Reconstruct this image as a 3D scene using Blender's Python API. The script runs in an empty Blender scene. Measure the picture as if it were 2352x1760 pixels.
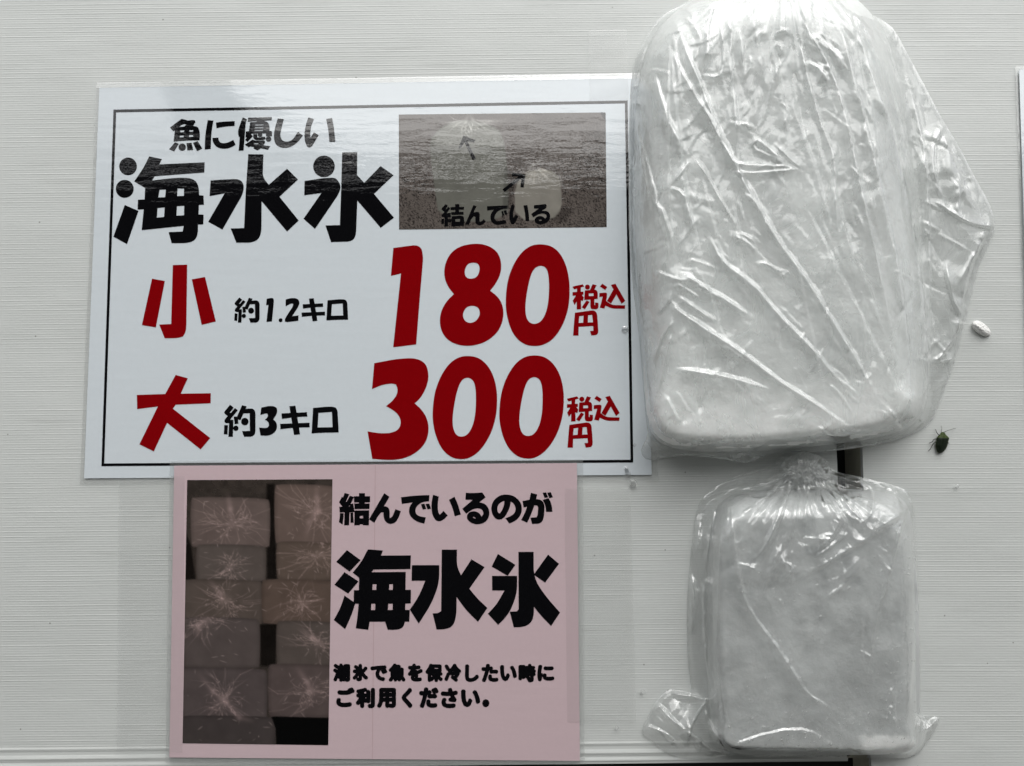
import bpy, bmesh, math, random
import numpy as np
from mathutils import Vector
random.seed(7); rng = np.random.default_rng(11)
R = math.radians
SC = bpy.context.scene
COL = SC.collection

# ------------------------------------------------------------------ camera model (wall plane y=0, camera on -Y side)
H = 0.60; F = 1700.0; W, HH = 2352.0, 1760.0; T = R(3.4)
def P(px, py, d=0.0):
    """photo pixel -> world point at distance d in front of the wall"""
    u = (px - W / 2) / F; v = -(py - HH / 2) / F
    s = (H - d) / (math.cos(T) - v * math.sin(T))
    return (s * u, -d, s * (math.sin(T) + v * math.cos(T)))
def PN(px, py, d):
    u = (px - W / 2) / F; v = -(py - HH / 2) / F
    s = (H - d) / (math.cos(T) - v * math.sin(T))
    return np.stack([s * u, -d, s * (math.sin(T) + v * math.cos(T))], -1)
PX = H / F     # metres per photo pixel on the wall

# ------------------------------------------------------------------ object helpers
def tag(o, label=None, cat=None, group=None, kind=None):
    if label: o['label'] = label
    if cat: o['category'] = cat
    if group: o['group'] = group
    if kind: o['kind'] = kind
    return o
def empty(name, loc=(0, 0, 0)):
    o = bpy.data.objects.new(name, None); o.location = loc; o.empty_display_size = 0.02
    COL.objects.link(o); return o
def mesh_obj(name, verts, faces, mat, parent=None, smooth=False, colors=None):
    me = bpy.data.meshes.new(name)
    me.from_pydata([tuple(map(float, v)) for v in verts], [], [tuple(int(i) for i in f) for f in faces])
    if mat: me.materials.append(mat)
    if smooth: me.polygons.foreach_set('use_smooth', [True] * len(me.polygons))
    if colors is not None:
        ca = me.color_attributes.new('Col', 'FLOAT_COLOR', 'POINT')
        c = np.ones((len(verts), 4), dtype=np.float32); c[:, :3] = colors
        ca.data.foreach_set('color', c.ravel())
    me.update()
    o = bpy.data.objects.new(name, me); COL.objects.link(o)
    if parent:
        o.parent = parent
        o.matrix_parent_inverse = parent.matrix_basis.inverted()
    return o

# ------------------------------------------------------------------ materials
def newmat(name):
    m = bpy.data.materials.new(name); m.use_nodes = True
    nt = m.node_tree; b = nt.nodes['Principled BSDF']; return m, nt, b
def L(nt, a, b): nt.links.new(a, b)
def node(nt, t, **kw):
    n = nt.nodes.new(t)
    for k, v in kw.items():
        if hasattr(n, k): setattr(n, k, v)
        else: n.inputs[k].default_value = v
    return n
def math_n(nt, op, a, b=None, clamp=False):
    n = nt.nodes.new('ShaderNodeMath'); n.operation = op; n.use_clamp = clamp
    for i, x in enumerate((a, b)):
        if x is None: continue
        if isinstance(x, (int, float)): n.inputs[i].default_value = x
        else: nt.links.new(x, n.inputs[i])
    return n.outputs[0]
def pos_noise(nt, scale, vec_scale=(1, 1, 1), detail=3, rough=.55, dist=0.0):
    g = nt.nodes.new('ShaderNodeNewGeometry'); mp = nt.nodes.new('ShaderNodeMapping'); mp.inputs['Scale'].default_value = vec_scale
    L(nt, g.outputs['Position'], mp.inputs['Vector'])
    n = nt.nodes.new('ShaderNodeTexNoise'); n.inputs['Scale'].default_value = scale; n.inputs['Detail'].default_value = detail
    n.inputs['Roughness'].default_value = rough; n.inputs['Distortion'].default_value = dist
    L(nt, mp.outputs['Vector'], n.inputs['Vector']); return n.outputs['Fac']
def lam_bump(nt, bsdf, inp='Normal'):
    """the gloss film of a laminated sheet: fine pebbling and long ripples"""
    n1 = pos_noise(nt, 620, (.6, 1, 1.15), 2, .5)
    n2 = pos_noise(nt, 90, (.25, 1, 1.4), 2, .5)
    b1 = node(nt, 'ShaderNodeBump'); b1.inputs['Distance'].default_value = 0.00002; b1.inputs['Strength'].default_value = 1
    b2 = node(nt, 'ShaderNodeBump'); b2.inputs['Distance'].default_value = 0.00014; b2.inputs['Strength'].default_value = 1
    L(nt, n1, b1.inputs['Height']); L(nt, n2, b2.inputs['Height']); L(nt, b2.outputs[0], b1.inputs['Normal'])
    L(nt, b1.outputs[0], bsdf.inputs[inp]); L(nt, b1.outputs[0], bsdf.inputs['Coat Normal'])
def sheet_mat(name, col, var=.03, attr=False):
    m, nt, b = newmat(name)
    b.inputs['Roughness'].default_value = .05; b.inputs['IOR'].default_value = 1.5; b.inputs['Coat Weight'].default_value = 1; b.inputs['Coat Roughness'].default_value = .03; b.inputs['Coat IOR'].default_value = 1.7
    if attr:
        a = node(nt, 'ShaderNodeVertexColor'); a.layer_name = 'Col'; L(nt, a.outputs['Color'], b.inputs['Base Color'])
    else:
        f = pos_noise(nt, 300, (1, 1, 1), 4, .6)
        mix = node(nt, 'ShaderNodeMix'); mix.data_type = 'RGBA'
        mix.inputs[6].default_value = (*[c * (1 - var) for c in col], 1); mix.inputs[7].default_value = (*[min(1, c * (1 + var)) for c in col], 1)
        L(nt, f, mix.inputs[0]); L(nt, mix.outputs[2], b.inputs['Base Color'])
    lam_bump(nt, b); return m
M = {}
M['white_paper'] = sheet_mat('laminated_white_paper', (.74, .80, .84))
M['pink_paper'] = sheet_mat('laminated_pink_paper', (.67, .52, .55))
M['black_ink'] = sheet_mat('black_ink', (.004, .004, .005), .1)
M['red_ink'] = sheet_mat('red_ink', (.26, .0008, .003), .06)
M['print'] = sheet_mat('printed_photo', None, attr=True)

def clear_mat(name, haze=.12, tint=.96, lines=False, rough=.08, hazecol=(.8, .83, .82), gain=1.5):
    m = bpy.data.materials.new(name); m.use_nodes = True; nt = m.node_tree; nt.nodes.clear()
    out = node(nt, 'ShaderNodeOutputMaterial')
    tr = node(nt, 'ShaderNodeBsdfTransparent'); tr.inputs[0].default_value = (tint, tint, tint, 1)
    df = node(nt, 'ShaderNodeBsdfDiffuse'); df.inputs[0].default_value = (*hazecol, 1)
    gl = node(nt, 'ShaderNodeBsdfGlossy'); gl.inputs['Roughness'].default_value = rough; gl.inputs[0].default_value = (1, 1, 1, 1)
    m1 = node(nt, 'ShaderNodeMixShader'); m1.inputs[0].default_value = haze
    L(nt, tr.outputs[0], m1.inputs[1]); L(nt, df.outputs[0], m1.inputs[2])
    # Schlick reflectance of a thin film, the same from both sides
    ge = node(nt, 'ShaderNodeNewGeometry'); dt = node(nt, 'ShaderNodeVectorMath'); dt.operation = 'DOT_PRODUCT'
    L(nt, ge.outputs['Normal'], dt.inputs[0]); L(nt, ge.outputs['Incoming'], dt.inputs[1])
    om = math_n(nt, 'SUBTRACT', 1.0, math_n(nt, 'ABSOLUTE', dt.outputs['Value']), True)
    fac = math_n(nt, 'MULTIPLY', math_n(nt, 'ADD', math_n(nt, 'MULTIPLY', math_n(nt, 'POWER', om, 4.0), .9), .05), gain, True)
    m2 = node(nt, 'ShaderNodeMixShader'); L(nt, fac, m2.inputs[0]); L(nt, m1.outputs[0], m2.inputs[1]); L(nt, gl.outputs[0], m2.inputs[2])
    L(nt, m2.outputs[0], out.inputs[0])
    if lines:
        g = node(nt, 'ShaderNodeNewGeometry'); w = node(nt, 'ShaderNodeTexWave'); w.wave_type = 'BANDS'; w.bands_direction = 'X'
        w.inputs['Scale'].default_value = 380; w.inputs['Distortion'].default_value = .4
        L(nt, g.outputs['Position'], w.inputs['Vector'])
        w2 = node(nt, 'ShaderNodeTexWave'); w2.bands_direction = 'Z'; w2.inputs['Scale'].default_value = 300
        L(nt, g.outputs['Position'], w2.inputs['Vector'])
        s = math_n(nt, 'MULTIPLY', w.outputs['Fac'], w2.outputs['Fac'])
        h = math_n(nt, 'ADD', math_n(nt, 'MULTIPLY', s, .10), haze)
        L(nt, h, m1.inputs[0])
        bp = node(nt, 'ShaderNodeBump'); bp.inputs['Distance'].default_value = .00012; L(nt, w.outputs['Fac'], bp.inputs['Height']); L(nt, bp.outputs[0], gl.inputs['Normal'])
    return m, nt, gl, m1, df
M['laminate'] = clear_mat('clear_laminate', .12, .985, rough=.05)[0]
M['tape'] = clear_mat('woven_clear_tape', .015, .992, lines=True, rough=.3, hazecol=(.72, .74, .73), gain=.8)[0]

def film_mat(name, haze, gain, fine=.0003):
    m, nt, gl, m1, df = clear_mat(name, haze, .99, rough=.05, hazecol=(.80, .83, .82), gain=gain)
    # cloudy streaks where several layers of film lie together
    n = pos_noise(nt, 26, (1, 1, .6), 4, .6, 1.5)
    r = node(nt, 'ShaderNodeMapRange'); r.inputs[1].default_value = .4; r.inputs[2].default_value = .7
    r.inputs[3].default_value = haze * .6; r.inputs[4].default_value = haze * 1.6
    L(nt, n, r.inputs[0])
    # doubled-up film in the folds scatters more light
    at = node(nt, 'ShaderNodeVertexColor'); at.layer_name = 'Col'; sc_ = node(nt, 'ShaderNodeSeparateColor'); L(nt, at.outputs[0], sc_.inputs[0])
    L(nt, math_n(nt, 'ADD', r.outputs[0], math_n(nt, 'MULTIPLY', sc_.outputs[0], .18), True), m1.inputs[0])
    n1 = pos_noise(nt, 170, (1, 1, .7), 3, .6, 1.2)
    n2 = pos_noise(nt, 45, (1, 1, .7), 2, .5, 1.0)
    b2 = node(nt, 'ShaderNodeBump'); b2.inputs['Distance'].default_value = fine * 5
    rid = math_n(nt, 'ABSOLUTE', math_n(nt, 'SUBTRACT', n2, .5)); L(nt, rid, b2.inputs['Height'])
    b1 = node(nt, 'ShaderNodeBump'); b1.inputs['Distance'].default_value = fine
    L(nt, n1, b1.inputs['Height']); L(nt, b2.outputs[0], b1.inputs['Normal'])
    L(nt, b1.outputs[0], gl.inputs['Normal'])
    # and several thin layers mirror more than one
    lay = math_n(nt, 'ADD', math_n(nt, 'MULTIPLY', sc_.outputs[0], 1.1), .85)
    fx = [n_ for n_ in nt.nodes if n_.bl_idname == 'ShaderNodeMixShader' and n_ != m1][0]; src = fx.inputs[0].links[0].from_socket
    L(nt, math_n(nt, 'MULTIPLY', src, lay, True), fx.inputs[0])
    return m
M['film_big'] = film_mat('thin_plastic_film_large', .30, 1.5)
M['film_small'] = film_mat('thin_plastic_film_small', .13, 2.0)

def ice_mat(name):
    m, nt, b = newmat(name)
    a = node(nt, 'ShaderNodeVertexColor'); a.layer_name = 'Col'
    n = pos_noise(nt, 35, (1, 1, 1), 5, .6, .6)
    r = node(nt, 'ShaderNodeMapRange'); r.inputs[1].default_value = .3; r.inputs[2].default_value = .7; r.inputs[3].default_value = .9; r.inputs[4].default_value = 1.1
    L(nt, n, r.inputs[0])
    mx = node(nt, 'ShaderNodeVectorMath'); mx.operation = 'SCALE'; L(nt, a.outputs['Color'], mx.inputs[0]); L(nt, r.outputs[0], mx.inputs['Scale'])
    L(nt, mx.outputs[0], b.inputs['Base Color'])
    b.inputs['Roughness'].default_value = .35; b.inputs['Subsurface Weight'].default_value = .35
    b.inputs['Subsurface Radius'].default_value = (.012, .013, .013); b.inputs['Subsurface Scale'].default_value = 1
    bp = node(nt, 'ShaderNodeBump'); bp.inputs['Distance'].default_value = .0006; L(nt, pos_noise(nt, 260, (1, 1, 1), 4), bp.inputs['Height']); L(nt, bp.outputs[0], b.inputs['Normal'])
    return m
M['ice'] = ice_mat('cloudy_ice')

def plain(name, col, rough=.5, spec=.5, bump=0, scale=200, var=.0):
    m, nt, b = newmat(name); b.inputs['Base Color'].default_value = (*col, 1); b.inputs['Roughness'].default_value = rough
    b.inputs['Specular IOR Level'].default_value = spec
    f = pos_noise(nt, scale, (1, 1, 1), 4)
    if var:
        mix = node(nt, 'ShaderNodeMix'); mix.data_type = 'RGBA'
        mix.inputs[6].default_value = (*[c * (1 - var) for c in col], 1); mix.inputs[7].default_value = (*[c * (1 + var) for c in col], 1)
        L(nt, f, mix.inputs[0]); L(nt, mix.outputs[2], b.inputs['Base Color'])
    if bump:
        bp = node(nt, 'ShaderNodeBump'); bp.inputs['Distance'].default_value = bump; L(nt, f, bp.inputs['Height']); L(nt, bp.outputs[0], b.inputs['Normal'])
    return m
def panel_mat():
    m, nt, b = newmat('corrugated_plastic')
    b.inputs['Roughness'].default_value = .3; b.inputs['Specular IOR Level'].default_value = .5
    f = pos_noise(nt, 14, (.5, 1, 1.6), 5, .65)
    mix = node(nt, 'ShaderNodeMix'); mix.data_type = 'RGBA'
    mix.inputs[6].default_value = (.595, .618, .60, 1); mix.inputs[7].default_value = (.705, .728, .712, 1); L(nt, f, mix.inputs[0])
    # tiny dirt specks
    g = node(nt, 'ShaderNodeNewGeometry'); vo = node(nt, 'ShaderNodeTexVoronoi'); vo.inputs['Scale'].default_value = 55
    L(nt, g.outputs['Position'], vo.inputs['Vector'])
    sp = math_n(nt, 'LESS_THAN', vo.outputs['Distance'], .035)
    sx = node(nt, 'ShaderNodeSeparateColor'); L(nt, vo.outputs['Color'], sx.inputs[0])
    sel = math_n(nt, 'GREATER_THAN', sx.outputs[0], .55)
    sp = math_n(nt, 'MULTIPLY', math_n(nt, 'MULTIPLY', sp, sel), .65)
    # grey scuffs running with the flutes
    sc = pos_noise(nt, 60, (.12, 1, 2.2), 3, .6)
    scr = node(nt, 'ShaderNodeMapRange'); scr.inputs[1].default_value = .62; scr.inputs[2].default_value = .75; scr.inputs[3].default_value = 0; scr.inputs[4].default_value = .16
    L(nt, sc, scr.inputs[0])
    tot = math_n(nt, 'MAXIMUM', sp, scr.outputs[0])
    mix2 = node(nt, 'ShaderNodeMix'); mix2.data_type = 'RGBA'; mix2.inputs[7].default_value = (.12, .12, .10, 1)
    L(nt, tot, mix2.inputs[0]); L(nt, mix.outputs[2], mix2.inputs[6]); L(nt, mix2.outputs[2], b.inputs['Base Color'])
    bp = node(nt, 'ShaderNodeBump'); bp.inputs['Distance'].default_value = .00006; L(nt, pos_noise(nt, 500, (.35, 1, 1), 3), bp.inputs['Height']); L(nt, bp.outputs[0], b.inputs['Normal'])
    return m
M['panel'] = panel_mat()
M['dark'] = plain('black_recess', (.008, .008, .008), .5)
M['olive'] = plain('olive_grey_edge', (.50, .49, .40), .45, bump=.0002, var=.2)
M['foam'] = plain('white_foam', (.82, .82, .80), .7, bump=.0008, scale=900)
M['building'] = plain('dark_facade', (.012, .012, .012), .8, .1)  # near-black of the added blocker opposite
m, nt, b = newmat('water'); b.inputs['Base Color'].default_value = (1, 1, 1, 1); b.inputs['Transmission Weight'].default_value = 1; b.inputs['IOR'].default_value = 1.33; b.inputs['Roughness'].default_value = .02; M['water'] = m
m, nt, b = newmat('beetle_green'); a = node(nt, 'ShaderNodeVertexColor'); a.layer_name = 'Col'; L(nt, a.outputs[0], b.inputs['Base Color']); b.inputs['Roughness'].default_value = .5
b.inputs['Specular IOR Level'].default_value = .25
bp = node(nt, 'ShaderNodeBump'); bp.inputs['Distance'].default_value = .0001; L(nt, pos_noise(nt, 2500), bp.inputs['Height']); L(nt, bp.outputs[0], b.inputs['Normal']); M['bug'] = m

# ------------------------------------------------------------------ numpy noise
def vnoise(x, y, seed=0):
    r = np.random.default_rng(seed); g = r.random((257, 257)).astype(np.float32)
    xi = np.floor(x).astype(int); yi = np.floor(y).astype(int); fx = x - xi; fy = y - yi
    fx = fx * fx * (3 - 2 * fx); fy = fy * fy * (3 - 2 * fy)
    a = g[yi % 256, xi % 256]; b_ = g[yi % 256, (xi + 1) % 256]; c = g[(yi + 1) % 256, xi % 256]; d = g[(yi + 1) % 256, (xi + 1) % 256]
    return (a * (1 - fx) + b_ * fx) * (1 - fy) + (c * (1 - fx) + d * fx) * fy
def fbm(x, y, seed=0, o=4):
    s = 0; a = .5
    for k in range(o): s = s + a * vnoise(x * 2 ** k + 13.7 * k, y * 2 ** k + 5.1 * k, seed + k); a *= .5
    return s / (1 - .5 ** o)
def ridge(x, y, seed=0, o=3):
    s = 0; a = .5
    for k in range(o): s = s + a * (1 - np.abs(2 * vnoise(x * 2 ** k + 7.3 * k, y * 2 ** k + 3.9 * k, seed + k) - 1)); a *= .5
    return s / (1 - .5 ** o)
def seg_dist(x, y, ax, ay, bx, by):
    dx, dy = bx - ax, by - ay; l2 = dx * dx + dy * dy + 1e-9
    t = np.clip(((x - ax) * dx + (y - ay) * dy) / l2, 0, 1)
    return np.hypot(x - ax - t * dx, y - ay - t * dy), t
def poly_dist(x, y, poly):
    d = np.full(x.shape, 1e9); inside = np.zeros(x.shape, bool); nx = np.zeros(x.shape); ny = np.zeros(x.shape)
    n = len(poly)
    for i in range(n):
        ax, ay = poly[i]; bx, by = poly[(i + 1) % n]
        q, t = seg_dist(x, y, ax, ay, bx, by); m_ = q < d
        d = np.where(m_, q, d); nx = np.where(m_, ax + t * (bx - ax), nx); ny = np.where(m_, ay + t * (by - ay), ny)
        if ay != by:
            c = ((ay > y) != (by > y)) & (x < (bx - ax) * (y - ay) / (by - ay) + ax); inside ^= c
    return d, inside, nx, ny
def smooth_poly(p, n=2):
    for _ in range(n):
        q = []
        for i in range(len(p)):
            a, b_ = p[i], p[(i + 1) % len(p)]
            q += [(a[0] * .75 + b_[0] * .25, a[1] * .75 + b_[1] * .25), (a[0] * .25 + b_[0] * .75, a[1] * .25 + b_[1] * .75)]
        p = q
    return p
def blur(a, k):
    for _ in range(3):
        ker = np.ones(k) / k
        a = np.apply_along_axis(lambda v: np.convolve(np.pad(v, k // 2, mode='edge'), ker, 'valid'), 0, a)
        a = np.apply_along_axis(lambda v: np.convolve(np.pad(v, k // 2, mode='edge'), ker, 'valid'), 1, a)
    return a
def hfield(name, poly, step, hfun, mat, parent=None, colfun=None, smooth=True, back=None):
    xs = [p[0] for p in poly]; ys = [p[1] for p in poly]
    gx = np.arange(min(xs) - step, max(xs) + 2 * step, step); gy = np.arange(min(ys) - step, max(ys) + 2 * step, step)
    X, Y = np.meshgrid(gx, gy); d, ins, nx, ny = poly_dist(X, Y, poly)
    h = hfun(X, Y, d, ins)
    cell = ins[:-1, :-1] | ins[1:, :-1] | ins[:-1, 1:] | ins[1:, 1:]
    cell &= (ins[:-1, :-1].astype(int) + ins[1:, :-1] + ins[:-1, 1:] + ins[1:, 1:]) >= 1
    Xs = np.where(ins, X, nx); Ys = np.where(ins, Y, ny)
    V = PN(Xs, Ys, h).reshape(-1, 3); nxg = X.shape[1]
    r_, c_ = np.nonzero(cell); i0 = r_ * nxg + c_
    faces = np.stack([i0, i0 + nxg, i0 + nxg + 1, i0 + 1], 1)
    used = np.unique(faces); remap = np.full(V.shape[0], -1); remap[used] = np.arange(len(used)); faces = remap[faces]
    colors = None
    if colfun is not None: colors = colfun(X, Y, d, ins).reshape(-1, 3)[used]
    return mesh_obj(name, V[used], faces, mat, parent, smooth, colors), (X, Y, h)

# ------------------------------------------------------------------ flat sheets
def quadsheet(name, c, d, mat, parent=None, nx=1, ny=1, lift=None, thick=.0003):
    """c = TL,TR,BR,BL photo pixels; lift(u,v)->extra distance; closed thin slab"""
    V = []; Fs = []
    for j in range(ny + 1):
        for i in range(nx + 1):
            u, v = i / nx, j / ny
            x = (c[0][0] * (1 - u) + c[1][0] * u) * (1 - v) + (c[3][0] * (1 - u) + c[2][0] * u) * v
            y = (c[0][1] * (1 - u) + c[1][1] * u) * (1 - v) + (c[3][1] * (1 - u) + c[2][1] * u) * v
            V.append(P(x, y, d + (lift(u, v) if lift else 0)))
    n = nx + 1
    for j in range(ny):
        for i in range(nx): a = j * n + i; Fs.append((a, a + n, a + n + 1, a + 1))
    if thick:
        k = len(V); V += [(v[0], v[1] + thick, v[2]) for v in V]
        Fs += [tuple(reversed([q + k for q in f])) for f in list(Fs)]
        rim = [i for i in range(n)] + [j * n + nx for j in range(1, ny + 1)] + [ny * n + i for i in range(nx - 1, -1, -1)] + [j * n for j in range(ny - 1, 0, -1)]
        for a, b_ in zip(rim, rim[1:] + rim[:1]): Fs.append((a, b_, b_ + k, a + k))
    return mesh_obj(name, V, Fs, mat, parent, False)

def fill_shape(loops):
    cu = bpy.data.curves.new('tmp', 'CURVE'); cu.dimensions = '2D'; cu.fill_mode = 'BOTH'
    for lp in loops:
        sp = cu.splines.new('POLY'); sp.points.add(len(lp) - 1)
        for k, (x, y) in enumerate(lp): sp.points[k].co = (x, -y, 0, 1)
        sp.use_cyclic_u = True
    o = bpy.data.objects.new('tmp', cu); COL.objects.link(o)
    dg = bpy.context.evaluated_depsgraph_get(); me = o.evaluated_get(dg).to_mesh()
    v = [(q.co.x, -q.co.y) for q in me.vertices]; f = [tuple(p.vertices) for p in me.polygons]
    # keep the front side only
    o.evaluated_get(dg).to_mesh_clear(); bpy.data.objects.remove(o); bpy.data.curves.remove(cu)
    return v, f
def circ(x, y, r, n=40): return [(x + r * math.cos(2 * math.pi * k / n), y + r * math.sin(2 * math.pi * k / n)) for k in range(n)]
def round_gentle(l, lim=42, it=2):
    # curves traced with few points: cut the shallow corners, keep the sharp ones
    l = list(l)
    for _ in range(it):
        n = len(l); q = []
        for i in range(n):
            p0, p1, p2 = l[i - 1], l[i], l[(i + 1) % n]
            a1 = math.atan2(p1[1] - p0[1], p1[0] - p0[0]); a2 = math.atan2(p2[1] - p1[1], p2[0] - p1[0])
            t = abs((a2 - a1 + math.pi) % (2 * math.pi) - math.pi)
            if math.radians(2) < t < math.radians(lim):
                l1 = math.dist(p0, p1); l2 = math.dist(p1, p2); c = min(.25, .25 * max(l1, l2) / max(min(l1, l2), 1e-6)); m_ = min(l1, l2) * .27
                q += [(p1[0] + (p0[0] - p1[0]) / l1 * m_, p1[1] + (p0[1] - p1[1]) / l1 * m_), (p1[0] + (p2[0] - p1[0]) / l2 * m_, p1[1] + (p2[1] - p1[1]) / l2 * m_)]
            else: q.append(p1)
        l = q
    return l
def lettering(name, shapes, d, mat, parent):
    V = []; Fs = []
    for k, s in enumerate(shapes):
        v, f = fill_shape([round_gentle(lp) for lp in s]); b0 = len(V)
        V += [P(x, y, d + 2e-6 * (k % 12)) for x, y in v]; Fs += [tuple(i + b0 for i in q) for q in f]
    return mesh_obj(name, V, Fs, mat, parent)
def Z(ox, oy, s, shapes): return [[[(ox + x / s, oy + y / s) for x, y in lp] for lp in sh] for sh in shapes]
def C1(l): # chaikin-round a loop once, light: keeps corners almost sharp for long edges
    return l
def RND(l, n=2): return smooth_poly(l, n)

# ================================================================== glyph outlines (traced lettering)
Z1 = lambda s: Z(180, 160, 2.9105, s)
umi_top = Z1([
 [circ(332, 647, 59)], [circ(310, 797, 60)],
 [[(310,905),(402,945),(325,1167),(234,1117)]],
 [[(473,580),(558,598),(540,634),(844,620),(842,688),(510,713),(492,742),(600,728),(700,722),(760,728),(795,755),(806,800),(808,840),(836,842),(840,903),(806,905),(803,968),(837,970),(835,1035),(800,1036),(800,1085),(790,1125),(765,1150),(720,1160),(624,1161),(603,1087),(697,1083),(704,1045),(423,1074),(437,934),(396,936),(398,870),(443,868),(446,791),(373,748),(440,650)],
  [(543,803),(585,802),(580,853),(534,855)],[(663,795),(706,795),(706,845),(660,846)],[(529,926),(577,921),(573,985),(525,990)],[(659,913),(708,911),(706,974),(656,977)]]])
mizu_top = Z1([
 [[(1136,566),(1237,567),(1232,720),(1273,770),(1395,663),(1468,735),(1344,850),(1473,1009),(1395,1083),(1225,880),(1224,1060),(1221,1090),(1212,1120),(1195,1140),(1170,1152),(1140,1157),(1056,1157),(1018,1062),(1108,1060),(1120,800)]],
 [[(884,742),(960,736),(1040,732),(1065,733),(1085,741),(1098,755),(1105,775),(1105,800),(1095,840),(963,1070),(868,1017),(978,827),(877,846)]]])
kori_top = Z1([
 [circ(1642, 647, 72)],
 [[(1764,553),(1864,553),(1863,705),(1911,757),(2020,645),(2107,706),(1976,831),(2110,990),(2021,1058),(1865,875),(1857,1085),(1852,1115),(1838,1138),(1810,1150),(1689,1153),(1652,1042),(1748,1040),(1757,800)]],
 [[(1512,745),(1640,725),(1700,723),(1722,728),(1740,748),(1752,775),(1752,800),(1735,840),(1582,1065),(1505,997),(1625,825),(1510,840)]]])
tag_top = Z(380, 260, 11.06, [
 [[(410,145),(530,175),(560,190),(700,175),(745,185),(762,215),(750,250),(700,325),(770,335),(820,355),(850,400),(868,470),(875,560),(865,690),(540,695),(205,725),(220,600),(238,440),(205,462),(115,368),(260,255)],
  [(345,352),(420,285),(535,280),(480,340)],[(378,440),(475,435),(470,480),(375,485)],[(608,432),(705,430),(703,470),(608,475)],[(365,572),(463,565),(458,612),(360,617)],[(600,556),(705,552),(705,600),(597,605)]],
 [[(242,742),(340,782),(220,975),(92,918)]],[circ(425,865,94)],[[(535,765),(662,752),(705,935),(558,950)]],[[(700,755),(818,712),(938,900),(803,968)]],
 [[(1075,178),(1218,190),(1175,450),(1160,620),(1150,910),(997,925),(1005,640),(1030,420)]],
 [[(1283,240),(1500,212),(1758,205),(1757,325),(1530,338),(1297,382)]],
 [[(1192,632),(1343,622),(1350,680),(1385,740),(1430,760),(1480,765),(1590,750),(1725,680),(1782,805),(1650,880),(1520,908),(1400,900),(1300,860),(1230,780),(1200,700)]]]) + Z(540, 260, 9.2167, [
 [[(163,90),(252,130),(225,200),(212,380),(200,520),(180,790),(75,798),(100,490),(80,515),(55,385),(100,250)]],
 [[(275,97),(775,82),(775,152),(590,160),(640,172),(680,190),(705,215),(720,250),(728,300),(730,430),(655,430),(330,435),(375,490),(265,608),(210,565),(258,515),(218,515),(228,388),(290,385),(320,195),(460,185),(455,168),(268,182)],
  [(425,242),(600,238),(600,255),(425,260)],[(415,300),(600,298),(600,316),(415,318)],[(415,360),(592,357),(590,376),(415,380)]],
 [[(655,425),(728,380),(768,380),(782,405),(780,488),(655,490)]],[circ(708,548,58)],[circ(528,460,48)],
 [[(385,445),(470,445),(472,515),(555,515),(555,500),(635,500),(645,545),(610,570),(440,575),(395,540),(380,500)]],
 [[(370,560),(420,585),(620,580),(635,600),(630,630),(600,680),(745,700),(695,775),(540,745),(480,790),(390,750),(400,720),(320,705),(290,725),(205,668)],[(395,638),(495,635),(485,658),(400,655)]],
 [[(905,110),(1032,125),(985,300),(955,440),(965,520),(1000,580),(1070,608),(1150,600),(1230,550),(1330,395),(1435,475),(1330,610),(1220,695),(1110,735),(1000,738),(900,700),(850,640),(822,540),(825,400),(860,250)]],
 [[(1552,90),(1667,130),(1610,280),(1590,400),(1592,525),(1668,405),(1768,465),(1690,600),(1630,700),(1575,730),(1530,715),(1490,640),(1468,530),(1470,400),(1495,250)]],
 [[(1928,128),(2052,102),(2095,320),(2122,605),(1995,610),(1975,350)]]])
o1 = [(1200,59),(1265,68),(1320,105),(1365,180),(1390,280),(1395,380),(1385,490),(1345,600),(1285,685),(1220,722),(1165,730),(1100,720),(1040,675),(1000,600),(978,510),(973,430),(985,300),(1025,190),(1080,110),(1140,68)]
h1 = [(1200,198),(1235,210),(1253,245),(1260,330),(1255,430),(1240,510),(1205,570),(1165,585),(1130,575),(1108,540),(1102,480),(1110,390),(1135,270),(1160,220)]
o2 = [(725,791),(790,800),(845,840),(890,910),(915,1000),(920,1100),(908,1210),(870,1320),(810,1410),(745,1460),(685,1472),(620,1460),(560,1410),(520,1330),(498,1240),(494,1160),(508,1030),(550,920),(605,840),(665,800)]
h2 = [(722,932),(755,945),(772,975),(780,1040),(778,1160),(760,1250),(725,1310),(685,1324),(650,1312),(630,1270),(625,1210),(635,1120),(658,1010),(685,950)]
e8a = [(872,365),(925,405),(955,460),(962,530),(940,610),(890,670),(820,712),(730,730),(650,718),(590,685),(555,635),(540,570),(550,500),(585,435),(635,387)]
e8b = [(635,387),(600,345),(575,290),(570,230),(585,165),(625,105),(690,68),(780,55),(850,65),(910,100),(940,150),(947,215),(935,270),(905,325),(872,365)]
Zd = lambda s: Z(820, 540, 2.853, s)
def off(l, dx, dy): return [(x + dx, y + dy) for x, y in l]
price_small = Zd([
 [[(238,85),(380,66),(410,75),(426,97),(434,150),(410,430),(388,717),(237,736),(288,252),(222,268)]],
 [e8a + e8b[1:-1], RND([(760,180),(790,185),(803,205),(803,235),(790,270),(765,285),(735,287),(712,275),(704,245),(712,210),(730,187)]), RND([(765,463),(795,475),(805,500),(803,530),(780,565),(745,578),(715,570),(696,545),(693,515),(710,480),(735,465)])],
 [RND(o1), RND(h1)]])
price_large = Zd([
 [[(113,840),(260,812),(350,807),(390,811),(425,825),(450,847),(463,880),(470,930),(455,1000),(415,1070),(378,1103),(430,1150),(462,1210),(471,1270),(460,1340),(420,1400),(350,1450),(270,1472),(200,1475),(100,1467),(69,1287),(150,1300),(220,1298),(265,1280),(285,1250),(287,1210),(265,1170),(225,1140),(190,1122),(235,1085),(262,1045),(267,1010),(255,980),(230,973),(170,980),(98,1010)]],
 [RND(o2), RND(h2)], [RND(off(o2,437,-4)), RND(off(h2,437,-4))]])
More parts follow.
